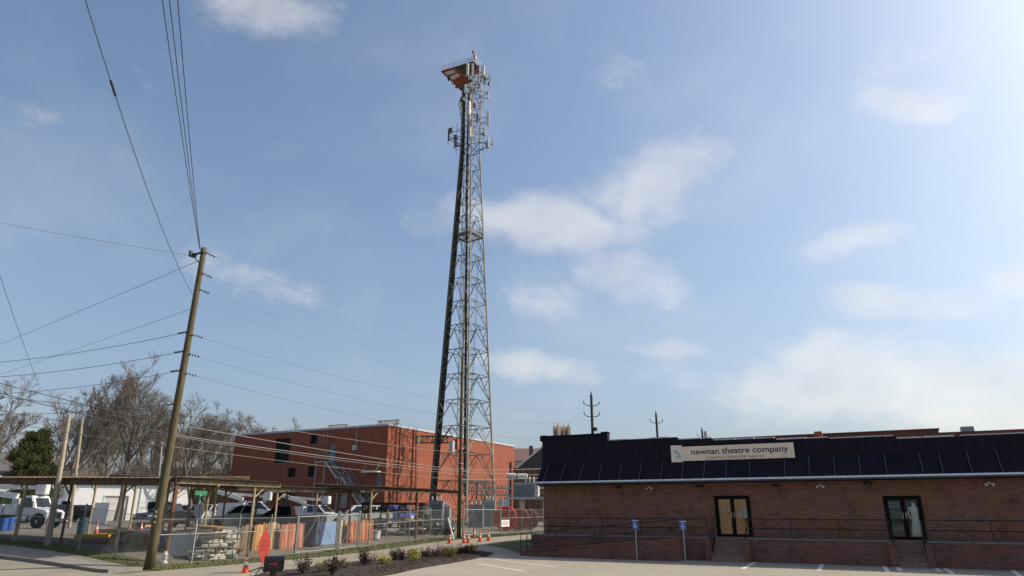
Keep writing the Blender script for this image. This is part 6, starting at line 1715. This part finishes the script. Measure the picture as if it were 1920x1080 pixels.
house(92, 112, 9, 8, 5.6, 2.0, 'red brick house behind the evergreen', (.22, .075, .05), (.10, .08, .07), R(20))
house(0, 112, 12, 9, 7.0, 3.2, 'grey-roofed house left behind the evergreen', (.34, .31, .28), (.15, .14, .13), R(30))
house(300, 160, 24, 16, 6.5, 4.0, 'large brown-roofed hall behind the bare grove', (.20, .10, .07), (.10, .07, .055), R(10), 6)
house(415, 138, 14, 10, 6.0, 3.0, 'brown-roofed house between the grove and the brick building', (.22, .13, .09), (.115, .085, .065), R(35), 4)
# far roofs between brick building and theatre
b = gnd(985, 150); T = thing('hall_building', 'pale-trimmed hall with brown hipped roof between brick building and theatre', 'building', b, YAW); h0 = at(985, 867, 150).z - b.z; h1 = at(985, 846, 150).z - b.z
MB().box((-6, -4, -.3), (8, 8, h0 - 1.2)).build('wall', brick_mat('hall_wall', (.36, .18, .11), (.3, .15, .1), (.3, .22, .17)), T, local=True)
MB().box((-6.3, -4.3, h0 - 1.198), (8.3, 8.3, h0)).build('cornice', mat('hall_trim', (.55, .48, .40), .7), T, local=True)
MB().add([(-6.8, -4.8, h0 + .002), (8.8, -4.8, h0 + .002), (8.8, 8.8, h0 + .002), (-6.8, 8.8, h0 + .002), (-2, 0, h1 + .6), (4, 0, h1 + .6), (4, 4, h1 + .6), (-2, 4, h1 + .6)], [(0, 3, 2, 1), (4, 5, 6, 7), (0, 1, 5, 4), (1, 2, 6, 5), (2, 3, 7, 6), (3, 0, 4, 7)]).build('roof', mat('hall_roof', (.16, .09, .075), .8, var=.2), T, local=True)
for i in range(5): f = MB().box((-5.2 + i * 2.6, -4.05, h0 - 3.4), (-3.9 + i * 2.6, -4.002, h0 - 1.6)).build('window', WHITE(), T, local=True); MB().box((-5.05 + i * 2.6, -4.08, h0 - 3.3), (-4.05 + i * 2.6, -4.052, h0 - 1.7)).build('pane', DARKGLASS(), f, local=True)
b = gnd(1006, 125); T = thing('gabled_house', 'dark-shingled gable with pale edge beside the theatre corner', 'house', b, YAW); hh = at(1000, 848, 125).z - b.z
MB().box((-3.2, 0, -.3), (6, 8, hh - 3)).build('wall', mat('gable_wall', (.13, .11, .10), .8), T, local=True)
MB().prism([(-3.7, -.3, hh - 3), (2.2, -.3, hh + 1.6), (6.5, -.3, hh - 3)], (0, 8.5, 0)).build('roof', mat('gable_shingle', (.06, .058, .055), .9, var=.25), T, local=True)
MB().bar((-3.8, -.36, hh - 2.95), (2.2, -.36, hh + 1.75), .1, .3).build('verge_board', WHITE(), T, local=True); MB().box((-1.2, .5, hh - 2), (-.5, 1.2, hh + 1.2)).build('chimney', MATS['gable_wall'], T, local=True)
T = thing('board_fence', 'brown board fence between the brick building and theatre', 'fence', gnd(960, 98)); a, b = gnd(962, 98), gnd(1020, 96)
for i in range(16):
    q0, q1 = a.lerp(b, i / 16), a.lerp(b, (i + .94) / 16); h = at(985, 877, 97).z - a.z
    MB().prism([q0 - Vector((0, 0, .1)), q1 - Vector((0, 0, .1)), q1 + Vector((0, 0, h)), q0 + Vector((0, 0, h))], (.02, .06, 0)).build('board', mat('fence_board_%d' % (i % 3), ((.15, .105, .07), (.12, .085, .06), (.175, .125, .085))[i % 3], .9), T)
MB().bar(a + Vector((.05, .12, h - .4)), b + Vector((.05, .12, h - .4)), .08, .14).build('rail', mat('fence_board_0', (.15, .105, .07), .9), T)


def pinnacled_tower():
    d = 230; b = gnd(1057, d); T = thing('church_tower', 'pale gothic church tower with pinnacles rising beyond the theatre roof', 'tower', b, YAW + R(18))
    m = mat('pale_stone', (.52, .45, .35), .85, var=.15, scale=.5); dk = mat('tower_louvre', (.14, .105, .085), .9)
    zt = at(1057, 803, d).z - b.z; w = 1.9
    MB().box((-w, -w, 0), (w, w, zt)).build('shaft', m, T, local=True)
    for (sx, sy) in ((-1, -1), (1, -1), (1, 1), (-1, 1)):
        MB().box((sx * w - .4, sy * w - .4, 0), (sx * w + .4, sy * w + .4, zt + .5)).build('buttress', m, T, local=True); MB().lathe([(.42, 0), (.3, .5), (.02, 1.6)], (sx * w, sy * w, zt + .5), 4).build('pinnacle', m, T, local=True)
    for k in range(4):
        M = Matrix.Rotation(k * math.pi / 2, 4, 'Z')
        for x in (-.7, .7):
            vs = MB().box((x - .42, -w - .08, zt - 4.6), (x + .42, -w - .01, zt - .9)); vs.v = [tuple(M @ Vector(v)) for v in vs.v]; vs.build('belfry_opening', dk, T, local=True)
        for x in (-1.0, 0, 1.0):
            vs = MB().box((x - .22, -w - .12, zt - .6), (x + .22, -w + .25, zt + .6)); vs.v = [tuple(M @ Vector(v)) for v in vs.v]; vs.build('battlement', m, T, local=True)
            if x == 0: q = M @ Vector((0, -w, zt + .6)); MB().lathe([(.25, 0), (.15, .4), (.02, 1.3)], q, 4).build('pinnacle', m, T, local=True)


pinnacled_tower()
b = gnd(295, 165); T = thing('church_steeple', 'dark-roofed brick steeple rising through the bare grove', 'steeple', b, R(40)); zt = at(296, 822, 165).z - b.z; z2 = at(300, 785, 165).z - b.z
MB().box((-2.4, -2.4, -.2), (2.4, 2.4, zt)).build('shaft', brick_mat('steeple_brick', (.17, .10, .075), (.14, .085, .065), (.18, .14, .11)), T, local=True)
MB().lathe([(3.6, zt), (3.0, zt + .4), (1.3, zt + (z2 - zt) * .62)], (0, 0, 0), 4).build('roof', mat('steeple_slate', (.065, .06, .058), .8), T, local=True)
MB().lathe([(.8, zt + (z2 - zt) * .6), (.8, z2 - .8), (1.0, z2 - .75), (.7, z2 - .2), (.1, z2 + .2)], (0, 0, 0), 8).build('lantern', MATS['steeple_slate'], T, local=True)
for k in range(4):
    M = Matrix.Rotation(k * math.pi / 2, 4, 'Z'); vs = MB().box((-.7, -2.45, zt - 3.6), (.7, -2.402, zt - .8)); vs.v = [tuple(M @ Vector(v)) for v in vs.v]; vs.build('belfry_opening', DARKGLASS(), T, local=True)
